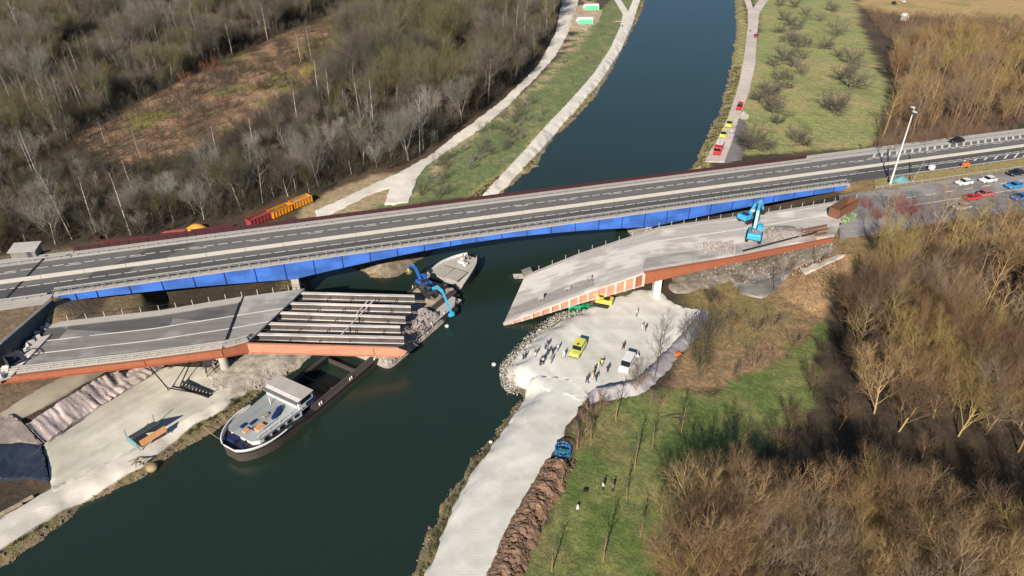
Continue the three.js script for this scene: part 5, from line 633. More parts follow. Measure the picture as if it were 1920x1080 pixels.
{
  // on the barge: one reaching down to the water, one reaching to the bank
  const p1 = W(806, 552, 3.0), q1 = W(832, 604, 1.5); excavator('excavator', 'bright blue excavator on the rubble heap reaching its arm down to the water', p1, heading(p1, q1) + 0.25, M.slate, { boom: [[0.6, 1.9], [3.4, 3.9], [6.0, 3.6]], stick: [6.0, 3.6, 9.4, -0.6], armMat: M.cyan, toolMat: M.cyan, hood: M.slate, roof: M.navyPaint, k: 0.85 });
  const p2 = W(793, 537, 3.0), q2 = W(765, 508, 4); excavator('excavator', 'dark blue excavator on the barge with a yellow grab held over the dirt spit', p2, heading(p2, q2), mt([0.03, 0.13, 0.48], 0.5), { boom: [[0.6, 1.9], [2.8, 4.4], [5.0, 4.2]], stick: [5.0, 4.2, 6.6, 2.6], tool: 'grab', toolMat: mt([0.55, 0.42, 0.15], 0.6), k: 0.85 });
  // on the level part of the fallen deck
  const p3 = W(1413, 448, DECK), q3 = W(1432, 408, DECK); excavator('excavator', 'blue excavator on the right deck with grey engine hood and raised arm', p3, heading(p3, q3) + 0.1, M.cyan, { boom: [[0.6, 2.0], [2.4, 5.0], [4.6, 5.6]], stick: [4.6, 5.6, 6.4, 2.4], hood: M.tan, k: 1.15 });
  const p4 = W(1402, 414, DECK), q4 = W(1440, 400, DECK); excavator('excavator', 'smaller blue excavator on the far side of the right deck', p4, heading(p4, q4), M.cyan, { boom: [[0.6, 1.9], [2.4, 3.8], [4.2, 4.1]], stick: [4.2, 4.1, 5.6, 1.6], hood: M.navyPaint, roof: M.white, k: 0.95 });
  const p5 = G(1128, 573, 0.25), q5 = G(1090, 582); excavator('mini_excavator', 'yellow excavator tucked under the edge of the fallen deck', p5, heading(p5, q5), mt([0.75, 0.56, 0.08], 0.45), { boom: [[0.6, 1.9], [1.9, 3.2], [3.2, 3.1]], stick: [3.2, 3.1, 4.2, 1.2], k: 0.8 });
  // green wheel loader
  const p6 = G(1083, 583, 0.25), w = thing('wheel_loader', 'green wheel loader at the water end of the white platform', 'wheel loader', p6, 0.25); w.scale.setScalar(0.85);
  part('body', [ext([[-2.6, 0.9], [1.6, 0.9], [1.6, 1.5], [0.2, 1.8], [-2.4, 1.9], [-2.8, 1.5]], 1.9, 0, 0.1)], M.green, w); const lc = part('cab', [ext([[-0.9, 1.8], [0.7, 1.8], [0.5, 3.0], [-0.8, 3.0]], 1.5, 0, 0.05)], M.glass, w); part('cab_roof', rb(1.6, 0.12, 1.6, -0.15, 3.08, 0), M.green, lc);
  for (const [x, z] of [[1.1, 1.05], [1.1, -1.05], [-1.7, 1.05], [-1.7, -1.05]]) { const wl = part('wheel', cy(0.75, 0.75, 0.55, x, 0.75, z, 16, 'z'), M.tyre, w); part('rim', cy(0.36, 0.36, 0.6, x, 0.75, z, 12, 'z'), M.green, wl); }
  part('lift_arm', [beam(V(1.2, 1.6, 0.5), V(3.0, 0.7, 0.5), 0.2, 0.35), beam(V(1.2, 1.6, -0.5), V(3.0, 0.7, -0.5), 0.2, 0.35)], M.green, w); part('bucket', [ext([[2.9, 0.1], [4.1, 0.1], [3.2, 1.1], [2.9, 0.9]], 2.6, 0, 0.03)], M.green, w);
  void p6;
}

// ------------------------------------------------------------------ road vehicles (+x is the front)
const wheelsOf = (v, xs, y, zw, r = 0.33) => { for (const x of xs) for (const s of [1, -1]) { const w = part('wheel', cy(r, r, 0.24, x, r, s * zw, 14, 'z'), M.tyre, v); part('rim', cy(r * 0.55, r * 0.55, 0.26, x, r, s * zw, 10, 'z'), M.steel, w); } };
function car(name, label, at, turn, m, kind = 'hatch', group) {
  const v = thing(name, label, kind === 'pickup' ? 'off-road vehicle' : kind === 'van' ? 'van' : 'car', at, turn, group), P = { hatch: { L: 4.3, w: 1.78, low: [[-2.12, 0.32], [2.1, 0.32], [2.15, 0.6], [1.95, 0.84], [0.95, 0.98], [-2.1, 1.0], [-2.16, 0.7]], top: [[0.95, 0.96], [0.25, 1.46], [-1.35, 1.48], [-2.05, 0.98]] }, van: { L: 5.0, w: 1.95, low: [[-2.5, 0.35], [2.5, 0.35], [2.52, 0.8], [2.2, 1.12], [1.6, 1.22], [-2.5, 1.22]], top: [[1.62, 1.2], [0.85, 1.96], [-2.35, 1.98], [-2.48, 1.2]] }, pickup: { L: 4.8, w: 1.95, low: [[-2.4, 0.5], [2.35, 0.5], [2.4, 1.0], [2.3, 1.12], [1.0, 1.18], [-2.4, 1.18]], top: [[1.0, 1.16], [0.5, 1.85], [-2.2, 1.88], [-2.36, 1.16]] } }[kind];
  const body = part('body', ext(P.low, P.w, 0, 0.07), m, v), [a, b, c, d] = P.top, roofY = b[1];
  part('cabin', ext(P.top, P.w - 0.22, 0, 0.05), M.glass, v); part('roof', rb(b[0] - c[0] - 0.02, 0.08, P.w - 0.24, (b[0] + c[0]) / 2, roofY + 0.06, 0, 0.035), m, v);
  for (const x of [b[0] - 0.05, (b[0] + c[0]) / 2, c[0] + 0.05]) for (const s of [1, -1]) part('roof_pillar', beam(V(x, a[1], s * (P.w / 2 - 0.12)), V(x, roofY + 0.04, s * (P.w / 2 - 0.13)), 0.05, 0.09), m, v);
  for (const s of [1, -1]) { part('headlight', rb(0.1, 0.14, 0.34, P.L / 2 - 0.06, 0.72, s * (P.w / 2 - 0.28), 0.03), M.white, body); part('tail_light', rb(0.08, 0.16, 0.24, -P.L / 2 - 0.0, 0.85, s * (P.w / 2 - 0.2), 0.03), M.red, body); part('wing_mirror', rb(0.16, 0.14, 0.2, b[0] + 0.45, a[1] + 0.12, s * (P.w / 2 + 0.08), 0.04), m, body); }
  part('bumper', [rb(0.18, 0.2, P.w - 0.06, P.L / 2, 0.46, 0, 0.06), rb(0.18, 0.2, P.w - 0.06, -P.L / 2, 0.46, 0, 0.06)], M.darkSteel, body);
  wheelsOf(v, [P.L * 0.3, -P.L * 0.29], 0, P.w / 2 - 0.1, kind === 'pickup' ? 0.42 : 0.33);
  if (kind === 'pickup') { part('roof_hatch', rb(0.5, 0.06, 0.5, 0.0, roofY + 0.13, 0), M.black, v); part('spare_wheel', cy(0.4, 0.4, 0.25, -2.5, 1.1, 0, 14, 'x'), M.tyre, v); part('bonnet_vent', bx(0.35, 0.04, 0.9, 1.55, 1.2, 0), M.black, body); part('side_stripe', [bx(3.2, 0.16, 0.02, -0.2, 0.85, P.w / 2 + 0.02), bx(3.2, 0.16, 0.02, -0.2, 0.85, -P.w / 2 - 0.02)], M.white, body); }
  return v;
}
{
  const dir = (x0, y0, x1, y1, h) => heading(W(x0, y0, h), W(x1, y1, h));
  car('rescue_vehicle', 'bright yellow off-road vehicle in the middle of the white platform', G(1083, 662, 0.25), dir(1098, 632, 1076, 668, 2), M.limeYellow, 'pickup');
  car('van', 'white van parked near the right edge of the white platform', G(1175, 690, 0.25), dir(1184, 672, 1170, 698, 2), M.white, 'van');
  const along = TH, back = TH + Math.PI, D = DECK + 0.04;
  car('car', 'black car driving alone on the far carriageway by the white hatching', W(1792, 267, D), back, M.black); car('car', 'white car on the old road, the left one of the two white cars', W(1806, 346, D), back, M.white); car('car', 'white car on the old road, right of the other white car', W(1851, 341, D), back, M.white); car('car', 'dark navy car on the old road near the grass strip at the right edge', W(1903, 328, D), back, mt([0.015, 0.015, 0.04], 0.3));
  car('car', 'bright blue car on the old road below the dark navy car', W(1900, 352, D), back, M.skyBlue); car('car', 'blue car nearest the wood at the right edge of the old road', W(1912, 374, D), back, mt([0.04, 0.2, 0.55], 0.35)); car('car', 'red car on the old road in front of the white cars', W(1822, 374, D), along, M.red); car('car', 'red and white car right of the red car on the old road', W(1848, 367, D), along, mt([0.5, 0.12, 0.14], 0.4)); car('car', 'silver car half hidden by twigs at the near side of the old road', W(1802, 392, D), back, mt([0.4, 0.42, 0.45], 0.35));
  // vehicles on the far towpath
  const twd = dir(1345, 285, 1385, 200, 2);
  const amb = (label, x, y) => { const v = car('ambulance', label, G(x, y, 0.25), twd + Math.PI, M.limeYellow, 'van'); v.userData.category = 'ambulance'; part('light_bar', rb(0.3, 0.14, 1.4, 0.6, 2.12, 0, 0.05), M.skyBlue, v); return v; };
  amb('yellow ambulance van in the line on the far towpath, nearer the fire truck', 1356, 257); amb('yellow ambulance van in the line on the far towpath, farther from the bridge', 1367, 237);
  const f = thing('fire_truck', 'red fire truck with white body at the bridge end of the vehicle line', 'fire truck', G(1346, 287, 0.25), twd + Math.PI); part('cab', ext([[1.2, 0.6], [3.4, 0.6], [3.5, 1.6], [3.2, 2.7], [1.2, 2.8]], 2.4, 0, 0.08), M.red, f); part('windscreen', bx(0.08, 0.9, 2.1, 3.42, 2.1, 0, [0, 0, 0.25]), M.glass, f); part('body', rb(4.6, 2.2, 2.4, -1.3, 1.75, 0, 0.1), M.red, f); part('roof_deck', rb(4.0, 0.1, 2.2, -1.4, 2.9, 0), M.white, f); part('ladder', [bx(3.6, 0.1, 0.06, -1.2, 3.05, 0.3), bx(3.6, 0.1, 0.06, -1.2, 3.05, -0.3), ...[0, 1, 2, 3, 4, 5].map((k) => bx(0.05, 0.05, 0.6, -2.8 + k * 0.6, 3.05, 0))], M.steel, f); part('side_stripe', [bx(4.4, 0.3, 0.03, -1.3, 1.4, 1.22), bx(4.4, 0.3, 0.03, -1.3, 1.4, -1.22)], M.white, f); wheelsOf(f, [2.2, -2.0], 0, 1.05, 0.5);
  car('van', 'red and white van farther up the far towpath', G(1386, 205, 0.25), twd + Math.PI, M.red, 'van'); car('car', 'small dark red car at the top of the far towpath', G(1417, 70, 0.25), 1.4, mt([0.35, 0.02, 0.05], 0.4));
  const bag = thing('white_tent', 'small cream tent beside the far towpath behind the red van', 'tent', G(1393, 222, 0.05), 0.4); part('canopy', new THREE.ConeGeometry(1.9, 1.2, 4).rotateY(0.78).translate(0, 2.1, 0), M.cream, bag); part('wall', [bx(2.6, 1.5, 0.05, 0, 0.75, 1.3), bx(0.05, 1.5, 2.6, 1.3, 0.75, 0), bx(0.05, 1.5, 2.6, -1.3, 0.75, 0)], M.cream, bag);
}

// ------------------------------------------------------------------ skips, sheds and site furniture
function skip(name, label, at, turn, m, L = 6.5) { const s = thing(name, label, 'container', at, turn), g = 1.1, h = 1.7; for (const z of [g, -g]) { part('side_wall', bx(L, h, 0.08, 0, 0.2 + h / 2, z), m, s); for (let k = 0; k <= 6; k++) part('rib', bx(0.14, h, 0.14, -L / 2 + 0.1 + k * (L - 0.2) / 6, 0.2 + h / 2, z + Math.sign(z) * 0.09), m, s); part('top_rim', bx(L, 0.14, 0.2, 0, 0.2 + h, z + Math.sign(z) * 0.02), m, s); } for (const q of [1, -1]) part('end_wall', bx(0.1, h, 2 * g, q * L / 2, 0.2 + h / 2, 0), m, s); part('floor', bx(L, 0.2, 2 * g, 0, 0.1, 0), m, s); return s; }
{
  const t = heading(G(510, 404), G(578, 374)), mk = (l, x, y, m, L, fill) => { const s = skip('skip_container', l, G(x, y, 0.2), t, m, L); const f = []; for (let i = 0; i <= 10; i++) { const r = []; for (let k = 0; k <= 5; k++) r.push(V(-L / 2 + 0.1 + (i / 10) * (L - 0.2), 1.1 + 0.55 * fbm(i * 0.6 + x, k * 0.8, 3), -1.0 + k * 0.4)); f.push(r); } const q = quads(f); boxUV(q, 0.5); q.userData.ready = true; const lm = new THREE.Mesh(q, fill); lm.name = numbered('skip_load'); lm.position.copy(s.position); lm.rotation.y = t; scene.add(lm); tag(lm, 'loose load inside the ' + l.replace(/^(\S+ \S+) .*(, .*)$/, '$1$2').split(' ').slice(0, 10).join(' '), 'load'); };
  mk('amber open skip with ribs behind the bridge, farther right', 565, 385, M.amber, 6.2, M.tan); mk('amber open skip with ribs behind the bridge, beside the maroon skip', 527, 402, M.amber, 6.2, M.soil); mk('maroon open skip behind the bridge, lowest in the row', 487, 417, M.maroon, 6.4, M.soil);
  const h = thing('covered_heap', 'small heap under a yellow sheet beyond the bridge railing at left', 'covered heap', G(370, 430, 0)); const rows = []; for (let i = 0; i <= 14; i++) { const r = []; for (let k = 0; k <= 10; k++) { const u = i / 7 - 1, v = k / 5 - 1, d = Math.max(0, 1 - Math.hypot(u, v) ** 1.6); r.push(V(u * 3.2, 1.7 * d + 0.3 * fbm(u * 3, v * 3, 3) * (d > 0 ? 1 : 0) - 0.1, v * 1.8)); } rows.push(r); } part('sheet', quads(rows), mt([0.72, 0.42, 0.06], 0.5, { map: dustTex }), h);
  const pl = thing('pipe_bundle', 'bundle of dark red plastic pipes beyond the railing at left', 'pipes', G(325, 438, 0.1), 0.25); for (let k = 0; k < 9; k++) part('pipe', cy(0.11, 0.11, 5.5, (k % 3) * 0.3, 0.12 + 0.22 * Math.floor(k / 3), -0.5 + 0.28 * (k % 4), 8, 'x'), M.maroon, pl);
  const fence = thing('barrier_fence', 'dark red mesh fence behind the left end of the bridge', 'fence'); const fp = [[178, 448], [196, 456], [240, 453], [300, 446], [360, 438], [440, 425]].map(([x, y]) => G(x, y)); for (let i = 0; i + 1 < fp.length; i++) { part('mesh_panel', quads([[fp[i].clone().add(V(0, 0.1, 0)), fp[i + 1].clone().add(V(0, 0.1, 0))], [fp[i].clone().add(V(0, 1.2, 0)), fp[i + 1].clone().add(V(0, 0.8, 0))]]), mt([0.08, 0.01, 0.02], 0.8), fence); part('post', beam(fp[i], fp[i].clone().add(V(0, 1.4, 0)), 0.1, 0.1), M.darkSteel, fence); }
  const shed = thing('grey_shed', 'low grey roofed shed at the edge of the wood, far left beyond the bridge', 'shed', G(52, 478, 0), 0.15); part('wall', [bx(5, 1.8, 3, 0, 0.9, 0)], M.concreteDark, shed); part('roof', [bx(5.6, 0.12, 3.8, 0, 1.95, 0, [0.12, 0, 0])], M.verge, shed); part('door', bx(0.9, 1.5, 0.06, 1.2, 0.8, 1.53), M.slate, shed);
  // half-round shelters with green walls
  const shel = (l, x, y, turn) => { const s = thing('field_shelter', l, 'shelter', G(x, y, 0.1), turn), R = 2.9, L = 8.6, arc = (r, a0, a1, n = 12) => { const q = [[], []]; for (let i = 0; i <= n; i++) { const a = lerp(a0, a1, i / n); q[0].push(V(-L / 2, 0.9 + Math.sin(a) * r * 0.85, Math.cos(a) * r)); q[1].push(V(L / 2, 0.9 + Math.sin(a) * r * 0.85, Math.cos(a) * r)); } return quads(q); }; part('roof_sheet', arc(R, 0.72, Math.PI), M.white, s); part('green_side', [arc(R + 0.03, 0.0, 0.72, 6), bx(L, 0.95, 0.06, 0, 0.45, R), bx(L, 0.95, 0.06, 0, 0.45, -R)], M.mint, s); for (const e of [1, -1]) part('end_frame', [tube([0, 1, 2, 3, 4, 5, 6].map((k) => V(e * L / 2, 0.9 + Math.sin(k * Math.PI / 6) * R * 0.85, Math.cos(k * Math.PI / 6) * R)), 0.12, 20), bx(0.2, 0.95, 0.2, e * L / 2, 0.45, R), bx(0.2, 0.95, 0.2, e * L / 2, 0.45, -R)], M.white, s); return s; };
  shel('white roofed shelter with green sides, the nearer of the two', 1096, 44, 0.12); shel('white roofed shelter with green sides, the farther of the two at the top edge', 1108, 18, 0.12);
  // workshop tarp box on the yard
  const b = thing('site_shelter', 'small site shelter with dark sloping roof and orange side panel on the left yard', 'shelter', G(284, 826, 0.25), heading(G(262, 838), G(306, 812))); part('roof_panel', bx(4.6, 0.12, 3.6, -0.2, 1.75, -1.0, [-0.5, 0, 0]), M.slate, b); part('side_panel', bx(4.4, 1.0, 0.12, 0.2, 1.2, 0.95, [-0.45, 0, 0]), M.peach, b); part('frame', [beam(V(-2.4, 0, 1), V(-2.4, 1.3, 0.9), 0.12, 0.12), beam(V(2.3, 0, 1), V(2.3, 1.3, 0.9), 0.12, 0.12), beam(V(-2.5, 0.1, -2.6), V(-2.5, 2.6, -2.4), 0.14, 0.14), beam(V(2.3, 0, -2.6), V(2.3, 2.5, -2.4), 0.12, 0.12)], M.steel, b); part('end_panel', bx(0.1, 1.2, 3.2, -2.5, 1.0, -0.8), M.teal, b);
  const pal = thing('loose_timber', 'scattered short timbers at the edge of the left bank path', 'timber', G(262, 862, 0.25)); for (let k = 0; k < 7; k++) part('timber', bx(1.6, 0.15, 0.2, (k - 3) * 0.35, 0.1 + 0.05 * (k % 3), (k % 4) * 0.4, [0, k * 0.7, 0]), M.tan, pal);
  const ka = thing('concrete_kerb', 'short pale kerb block near the lower left corner', 'kerb', G(18, 960, 0.2), heading(G(0, 968), G(34, 950))); part('block', [rb(3.6, 0.4, 0.6, 0, 0.2, 0, 0.05), rb(1.6, 0.35, 0.5, 2.6, 0.18, -0.2, 0.05)], M.tan, ka);
  // access stair and rails on the yard
  const st = thing('access_stair', 'dark steel access stair and handrail on the left yard below the deck', 'stair'); const r0 = W(272, 678, 8.2), r1 = G(316, 734, 0.9), r2 = G(344, 722, 0.9), r3 = G(398, 740, 0.5), r4 = G(373, 678, 2.5), rd = 0.16;
  part('hand_rail', [beam(r0, r1, rd, rd), beam(r1, G(396, 746, 0.5), rd, rd), beam(r4, r2, rd, rd)], M.black, st); part('stringer', [beam(r2, r3, 0.2, 0.3), beam(G(338, 730, 0.4), G(392, 748, 0.3), 0.2, 0.3)], M.darkSteel, st); for (let k = 0; k < 9; k++) { const a = r2.clone().lerp(r3, k / 9), c = G(338, 730, 0.4).lerp(G(392, 748, 0.3), k / 9); part('step', beam(a, c, 0.28, 0.06), M.darkSteel, st); }
  for (const [x, y] of [[316, 734], [345, 722], [398, 742], [374, 680]]) part('post', beam(G(x, y), G(x, y, 1.3), 0.12, 0.12), M.black, st);
  const pb = thing('steel_trestle', 'dark leaning steel trestle beside the left pier', 'trestle', G(396, 702, 0.1), 0.6); part('frame', [beam(V(-0.8, 0, -0.6), V(-0.4, 3.0, -0.6), 0.14, 0.14), beam(V(0.8, 0, -0.6), V(0.4, 3.0, -0.6), 0.14, 0.14), beam(V(-0.8, 0, 0.6), V(-0.4, 3.0, 0.6), 0.14, 0.14), beam(V(0.8, 0, 0.6), V(0.4, 3.0, 0.6), 0.14, 0.14)], M.darkSteel, pb); part('deck_plate', bx(1.6, 0.1, 1.8, 0, 3.0, 0, [0.2, 0, 0]), M.slate, pb);
  // on the left deck
  const cr = thing('steel_box', 'dark open steel box with wire frame on the left end of the broken deck', 'steel box', W(30, 678, 8.2), 0.9); part('box', [bx(2.6, 0.1, 2.0, 0, 0.1, 0), bx(2.6, 1.3, 0.1, 0, 0.75, -1), bx(0.1, 1.3, 2.0, -1.3, 0.75, 0)], M.slate, cr); part('frame', [beam(V(-1.2, 0.2, 1), V(3.6, 0.2, 1), 0.09, 0.09), beam(V(3.6, 0.2, 1), V(3.6, 0.2, -1.2), 0.09, 0.09), beam(V(3.6, 0.2, -1.2), V(1.4, 1.2, -1), 0.09, 0.09), beam(V(1.5, 0, 1), V(1.5, 1.6, 1), 0.1, 0.1)], M.darkSteel, cr);
  // on the right: rusty container, green beam, rubble, steel sections
  const c0 = W(1556, 412, DECK), c1 = W(1602, 384, DECK), ct = skip('rusty_container', 'rusty brown open container standing across the right end of the old deck', c0.clone().lerp(c1, 0.5), heading(c0, c1), M.brownWood, 9.5); ct.scale.set(1, 1.25, 1.1);
  const gb = thing('green_box_beam', 'green steel box at the foot of the rusty container', 'steel box', W(1592, 412, DECK - 0.2), heading(W(1576, 420, DECK), W(1606, 402, DECK))); part('box', rb(5.5, 1.0, 1.2, 0, 0.5, 0, 0.05), mt([0.2, 0.36, 0.16], 0.7, { map: rustTex }), gb); part('strap', [bx(0.15, 1.04, 1.24, -1.5, 0.5, 0), bx(0.15, 1.04, 1.24, 1.5, 0.5, 0)], M.white, gb);
  const r = mul32(88), rows2 = [], o = W(1478, 438, DECK); for (let i = 0; i <= 30; i++) { const q = []; for (let k = 0; k <= 16; k++) { const u = i / 15 - 1, v = k / 8 - 1, d = Math.max(0, 1 - Math.hypot(u, v)); q.push(V(o.x + u * 5.5, DECK + 0.02 + d * (0.7 + 1.2 * fbm(u * 4, v * 4, 4)), o.z + v * 4)); } rows2.push(q); } const hg = quads(rows2); boxUV(hg, 0.4); hg.userData.ready = true; const hm = new THREE.Mesh(hg, M.rubble); hm.name = 'rubble_heap_001'; scene.add(hm); tag(hm, 'grey brown rubble heap on the right deck beside the blue excavator', 'rubble');
  const sec = (x0, y0, x1, y1, l) => { const s = thing('steel_section', l, 'steel beam'), a = W(x0, y0, DECK + 0.3), c = W(x1, y1, DECK + 0.3); part('flange', [beam(a, c, 0.4, 0.06), beam(a.clone().add(V(0, 0.4, 0)), c.clone().add(V(0, 0.4, 0)), 0.4, 0.06)], M.brownWood, s); part('web', beam(a.clone().add(V(0, 0.2, 0)), c.clone().add(V(0, 0.2, 0)), 0.06, 0.4), M.brownWood, s); };
  sec(1502, 434, 1550, 424, 'rusty steel beam on the right deck, farthest of three'); sec(1500, 440, 1552, 430, 'rusty steel beam on the right deck, middle of three'); sec(1504, 446, 1550, 438, 'rusty steel beam on the right deck, nearest of three');
  const lumps = []; for (let i = 0; i < 1200; i++) { const a = r(), p = a < 0.35 ? W(1318 + r() * 60, 458 + r() * 22 - 4, DECK) : a < 0.7 ? W(1440 + r() * 80, 428 + r() * 24, DECK) : W(1300 + r() * 260, 0, 0) && W(1310 + r() * 240, 486 + r() * 40, 3); if (a >= 0.7) p.y = ground(p.x, p.z) + 0.4; lumps.push([p.x, p.y + 0.1 + r() * 0.4, p.z, r() * 6, 0.07 + 0.24 * r() * r(), undefined, r() * 3, r() * 3]); }
  const dl = stuff('deck_rubble', 'scattered concrete lumps on and below the right deck', 'rubble'); dl.add(instanced('concrete_lumps', globalThis.chunkShape, M.rubble, lumps));
  // lamp post and things by the right end of the bridge
  const lp = W(1669, 345, DECK), lamp = thing('street_lamp', 'tall white lamp post with two heads by the old road', 'street lamp', lp, TH); part('pole', cy(0.12, 0.24, 20, 0, 10, 0, 10), M.white, lamp); part('cross_arm', beam(V(-0.9, 19.9, 1.2), V(0.9, 20.1, -1.2), 0.14, 0.14), M.white, lamp); for (const s of [1, -1]) part('lamp_head', rb(0.7, 0.18, 1.0, s * 0.9, 20.02 + s * 0.1, -s * 1.3, 0.06), M.white, lamp); part('base', cy(0.4, 0.45, 0.4, 0, 0.2, 0, 8), M.concrete, lamp);
  const lp2 = W(1711, 340, DECK), lamp2 = thing('sign_post', 'thin grey leaning post at the end of the grass strip', 'post', lp2, 0); part('pole', beam(V(0, 0, 0), V(1.4, 6.2, 0), 0.1, 0.1), M.steel, lamp2); part('base', cy(0.2, 0.25, 0.3, 0, 0.15, 0, 8), M.concrete, lamp2);
  const tp = thing('blue_tarp', 'pale blue tarpaulin heap at the foot of the lamp post', 'tarpaulin', W(1688, 340, DECK), 0); { const q = []; for (let i = 0; i <= 12; i++) { const w = []; for (let k = 0; k <= 8; k++) { const u = i / 6 - 1, v = k / 4 - 1, d = Math.max(0, 1 - Math.hypot(u, v)); w.push(V(u * 2.4, 1.6 * d ** 0.7 + 0.3 * fbm(u * 4, v * 4, 3) * d, v * 1.4)); } q.push(w); } part('sheet', quads(q), mt([0.16, 0.42, 0.5], 0.5, { map: dustTex }), tp); }
  const ob = thing('orange_barrel', 'bright orange compressor on the road shoulder at right', 'compressor', W(1809, 314, DECK + 0.04), TH); part('body', rb(1.9, 1.0, 1.1, 0, 0.85, 0, 0.2), M.orange, ob); part('chimney', cy(0.1, 0.1, 0.5, 0.4, 1.6, 0), M.orange, ob); for (const s of [1, -1]) part('wheel', cy(0.3, 0.3, 0.2, 0, 0.3, s * 0.55, 12, 'z'), M.tyre, ob); part('tow_bar', beam(V(0.9, 0.5, 0), V(2.0, 0.4, 0), 0.1, 0.1), M.darkSteel, ob);
  const wb = thing('white_trailer', 'white trailer box on the road shoulder left of the orange compressor', 'trailer', W(1745, 320, DECK + 0.04), TH); part('box', rb(1.3, 1.2, 1.1, 0, 1.0, 0, 0.12), M.white, wb); for (const s of [1, -1]) part('wheel', cy(0.3, 0.3, 0.2, 0, 0.3, s * 0.6, 12, 'z'), M.tyre, wb); part('tow_bar', beam(V(-0.6, 0.5, 0), V(-1.7, 0.4, 0), 0.1, 0.1), M.darkSteel, wb);
  const sh2 = thing('farm_hut', 'small white hut at the edge of the upper right field', 'hut', G(1695, 38, 0), 0.5); part('wall', bx(3.2, 2.6, 3, 0, 1.3, 0), M.white, sh2); part('roof', [bx(2.2, 0.12, 3.6, -0.95, 3.1, 0, [0, 0, 0.6]), bx(2.2, 0.12, 3.6, 0.95, 3.1, 0, [0, 0, -0.6])], M.white, sh2); part('door', bx(0.9, 1.9, 0.06, 0.4, 1.0, 1.53), M.brownWood, sh2);
  for (const [x, y, l] of [[1676, 8, 'dark car parked at the top edge of the upper right field'], [1692, 4, 'white car parked at the top edge of the upper right field']]) car('car', l, G(x, y, 0.05), 0.4 + x * 0.01, /dark/.test(l) ? M.black : M.white);
  // white barrier rail on the bund, orange digger bits on slope
  const br = thing('safety_barrier', 'white safety barrier panels along the top of the lilac bund', 'barrier'); const bl = [[1266, 640], [1282, 622], [1296, 606], [1310, 592]].map(([x, y]) => G(x, y, 0.2)); for (let i = 0; i + 1 < bl.length; i++) { const a = bl[i], c = bl[i + 1]; part('panel_frame', [beam(a.clone().add(V(0, 1.1, 0)), c.clone().add(V(0, 1.1, 0)), 0.1, 0.1), beam(a.clone().add(V(0, 0.3, 0)), c.clone().add(V(0, 0.3, 0)), 0.1, 0.1), ...[0, 0.25, 0.5, 0.75, 1].map((k) => beam(a.clone().lerp(c, k).add(V(0, 0.1, 0)), a.clone().lerp(c, k).add(V(0, 1.15, 0)), 0.08, 0.08))], M.white, br); }
  const om = thing('orange_pump', 'small orange pump on the brown slope beside the bund', 'pump', G(1270, 668, 0.05), 0.5); part('body', rb(1.1, 0.6, 0.7, 0, 0.5, 0, 0.12), M.orange, om); part('frame', [bx(1.5, 0.1, 0.1, 0, 0.15, 0.4), bx(1.5, 0.1, 0.1, 0, 0.15, -0.4)], M.darkSteel, om); part('hose', tube([V(0.5, 0.5, 0), V(1.2, 0.3, 0.2), V(1.8, 0.1, -0.4)], 0.08, 12), M.black, om);
  // blue wire cage, cabinets on the field
  const cg = thing('blue_cage', 'round blue steel cage at the top end of the soil heap', 'cage', G(1055, 852, 0.1)); part('ring', [0.1, 0.8, 1.5].map((y) => new THREE.TorusGeometry(1.25, 0.09, 6, 20).rotateX(Math.PI / 2).translate(0, y, 0)), mt([0.03, 0.2, 0.5], 0.5), cg); part('bar', [...Array(12).keys()].map((k) => cy(0.05, 0.05, 1.5, Math.cos(k * 0.524) * 1.25, 0.8, Math.sin(k * 0.524) * 1.25, 5)), mt([0.03, 0.2, 0.5], 0.5), cg); part('floor', cy(1.2, 1.2, 0.08, 0, 0.15, 0, 20), mt([0.05, 0.2, 0.22], 0.7), cg);
  const wbk = thing('white_marker', 'white marker post standing alone on the green field', 'marker', G(1083, 953, 0)); part('post', rb(0.3, 0.7, 0.3, 0, 0.35, 0, 0.06), M.white, wbk); part('base', rb(0.45, 0.1, 0.45, 0, 0.05, 0, 0.03), M.white, wbk);
  const bb = thing('black_case', 'black case lying on the green field left of the two people', 'case', G(1098, 921, 0)); part('case', rb(0.7, 0.35, 0.5, 0, 0.2, 0, 0.06), M.black, bb); part('handle', new THREE.TorusGeometry(0.14, 0.03, 6, 12, Math.PI).translate(0, 0.37, 0), M.darkSteel, bb);
  const buoy = thing('round_boulder', 'round tan boulder at the waterline of the left bank', 'boulder', G(286, 878, 0)); part('stone', new THREE.SphereGeometry(0.95, 14, 10).scale(1, 0.75, 1).translate(0, 0.2, 0), mt([0.42, 0.33, 0.18], 0.95, { map: earthTex }), buoy);
  const ms = thing('white_signboard', 'small white board on the right bank edge of the canal', 'sign', G(920, 836, 0)); part('board', bx(0.5, 0.5, 0.05, 0, 0.9, 0), M.white, ms); part('post', cy(0.04, 0.04, 0.9, 0, 0.45, -0.04, 6), M.steel, ms);
  for (const [x, y, l] of [[926, 684, 'small white float on the dark water left of the platform'], [838, 612, 'white float on the water right of the blue grab'], [808, 609, 'white float on the water left of the blue grab']]) { const p = W(x, y, 0), f = thing('float', l, 'float', V(p.x, 0, p.z)); part('buoy', new THREE.SphereGeometry(0.45, 12, 8).scale(1, 0.7, 1).translate(0, 0.12, 0), M.white, f); part('ring', new THREE.TorusGeometry(0.1, 0.03, 6, 10).translate(0, 0.48, 0), M.steel, f); }
}

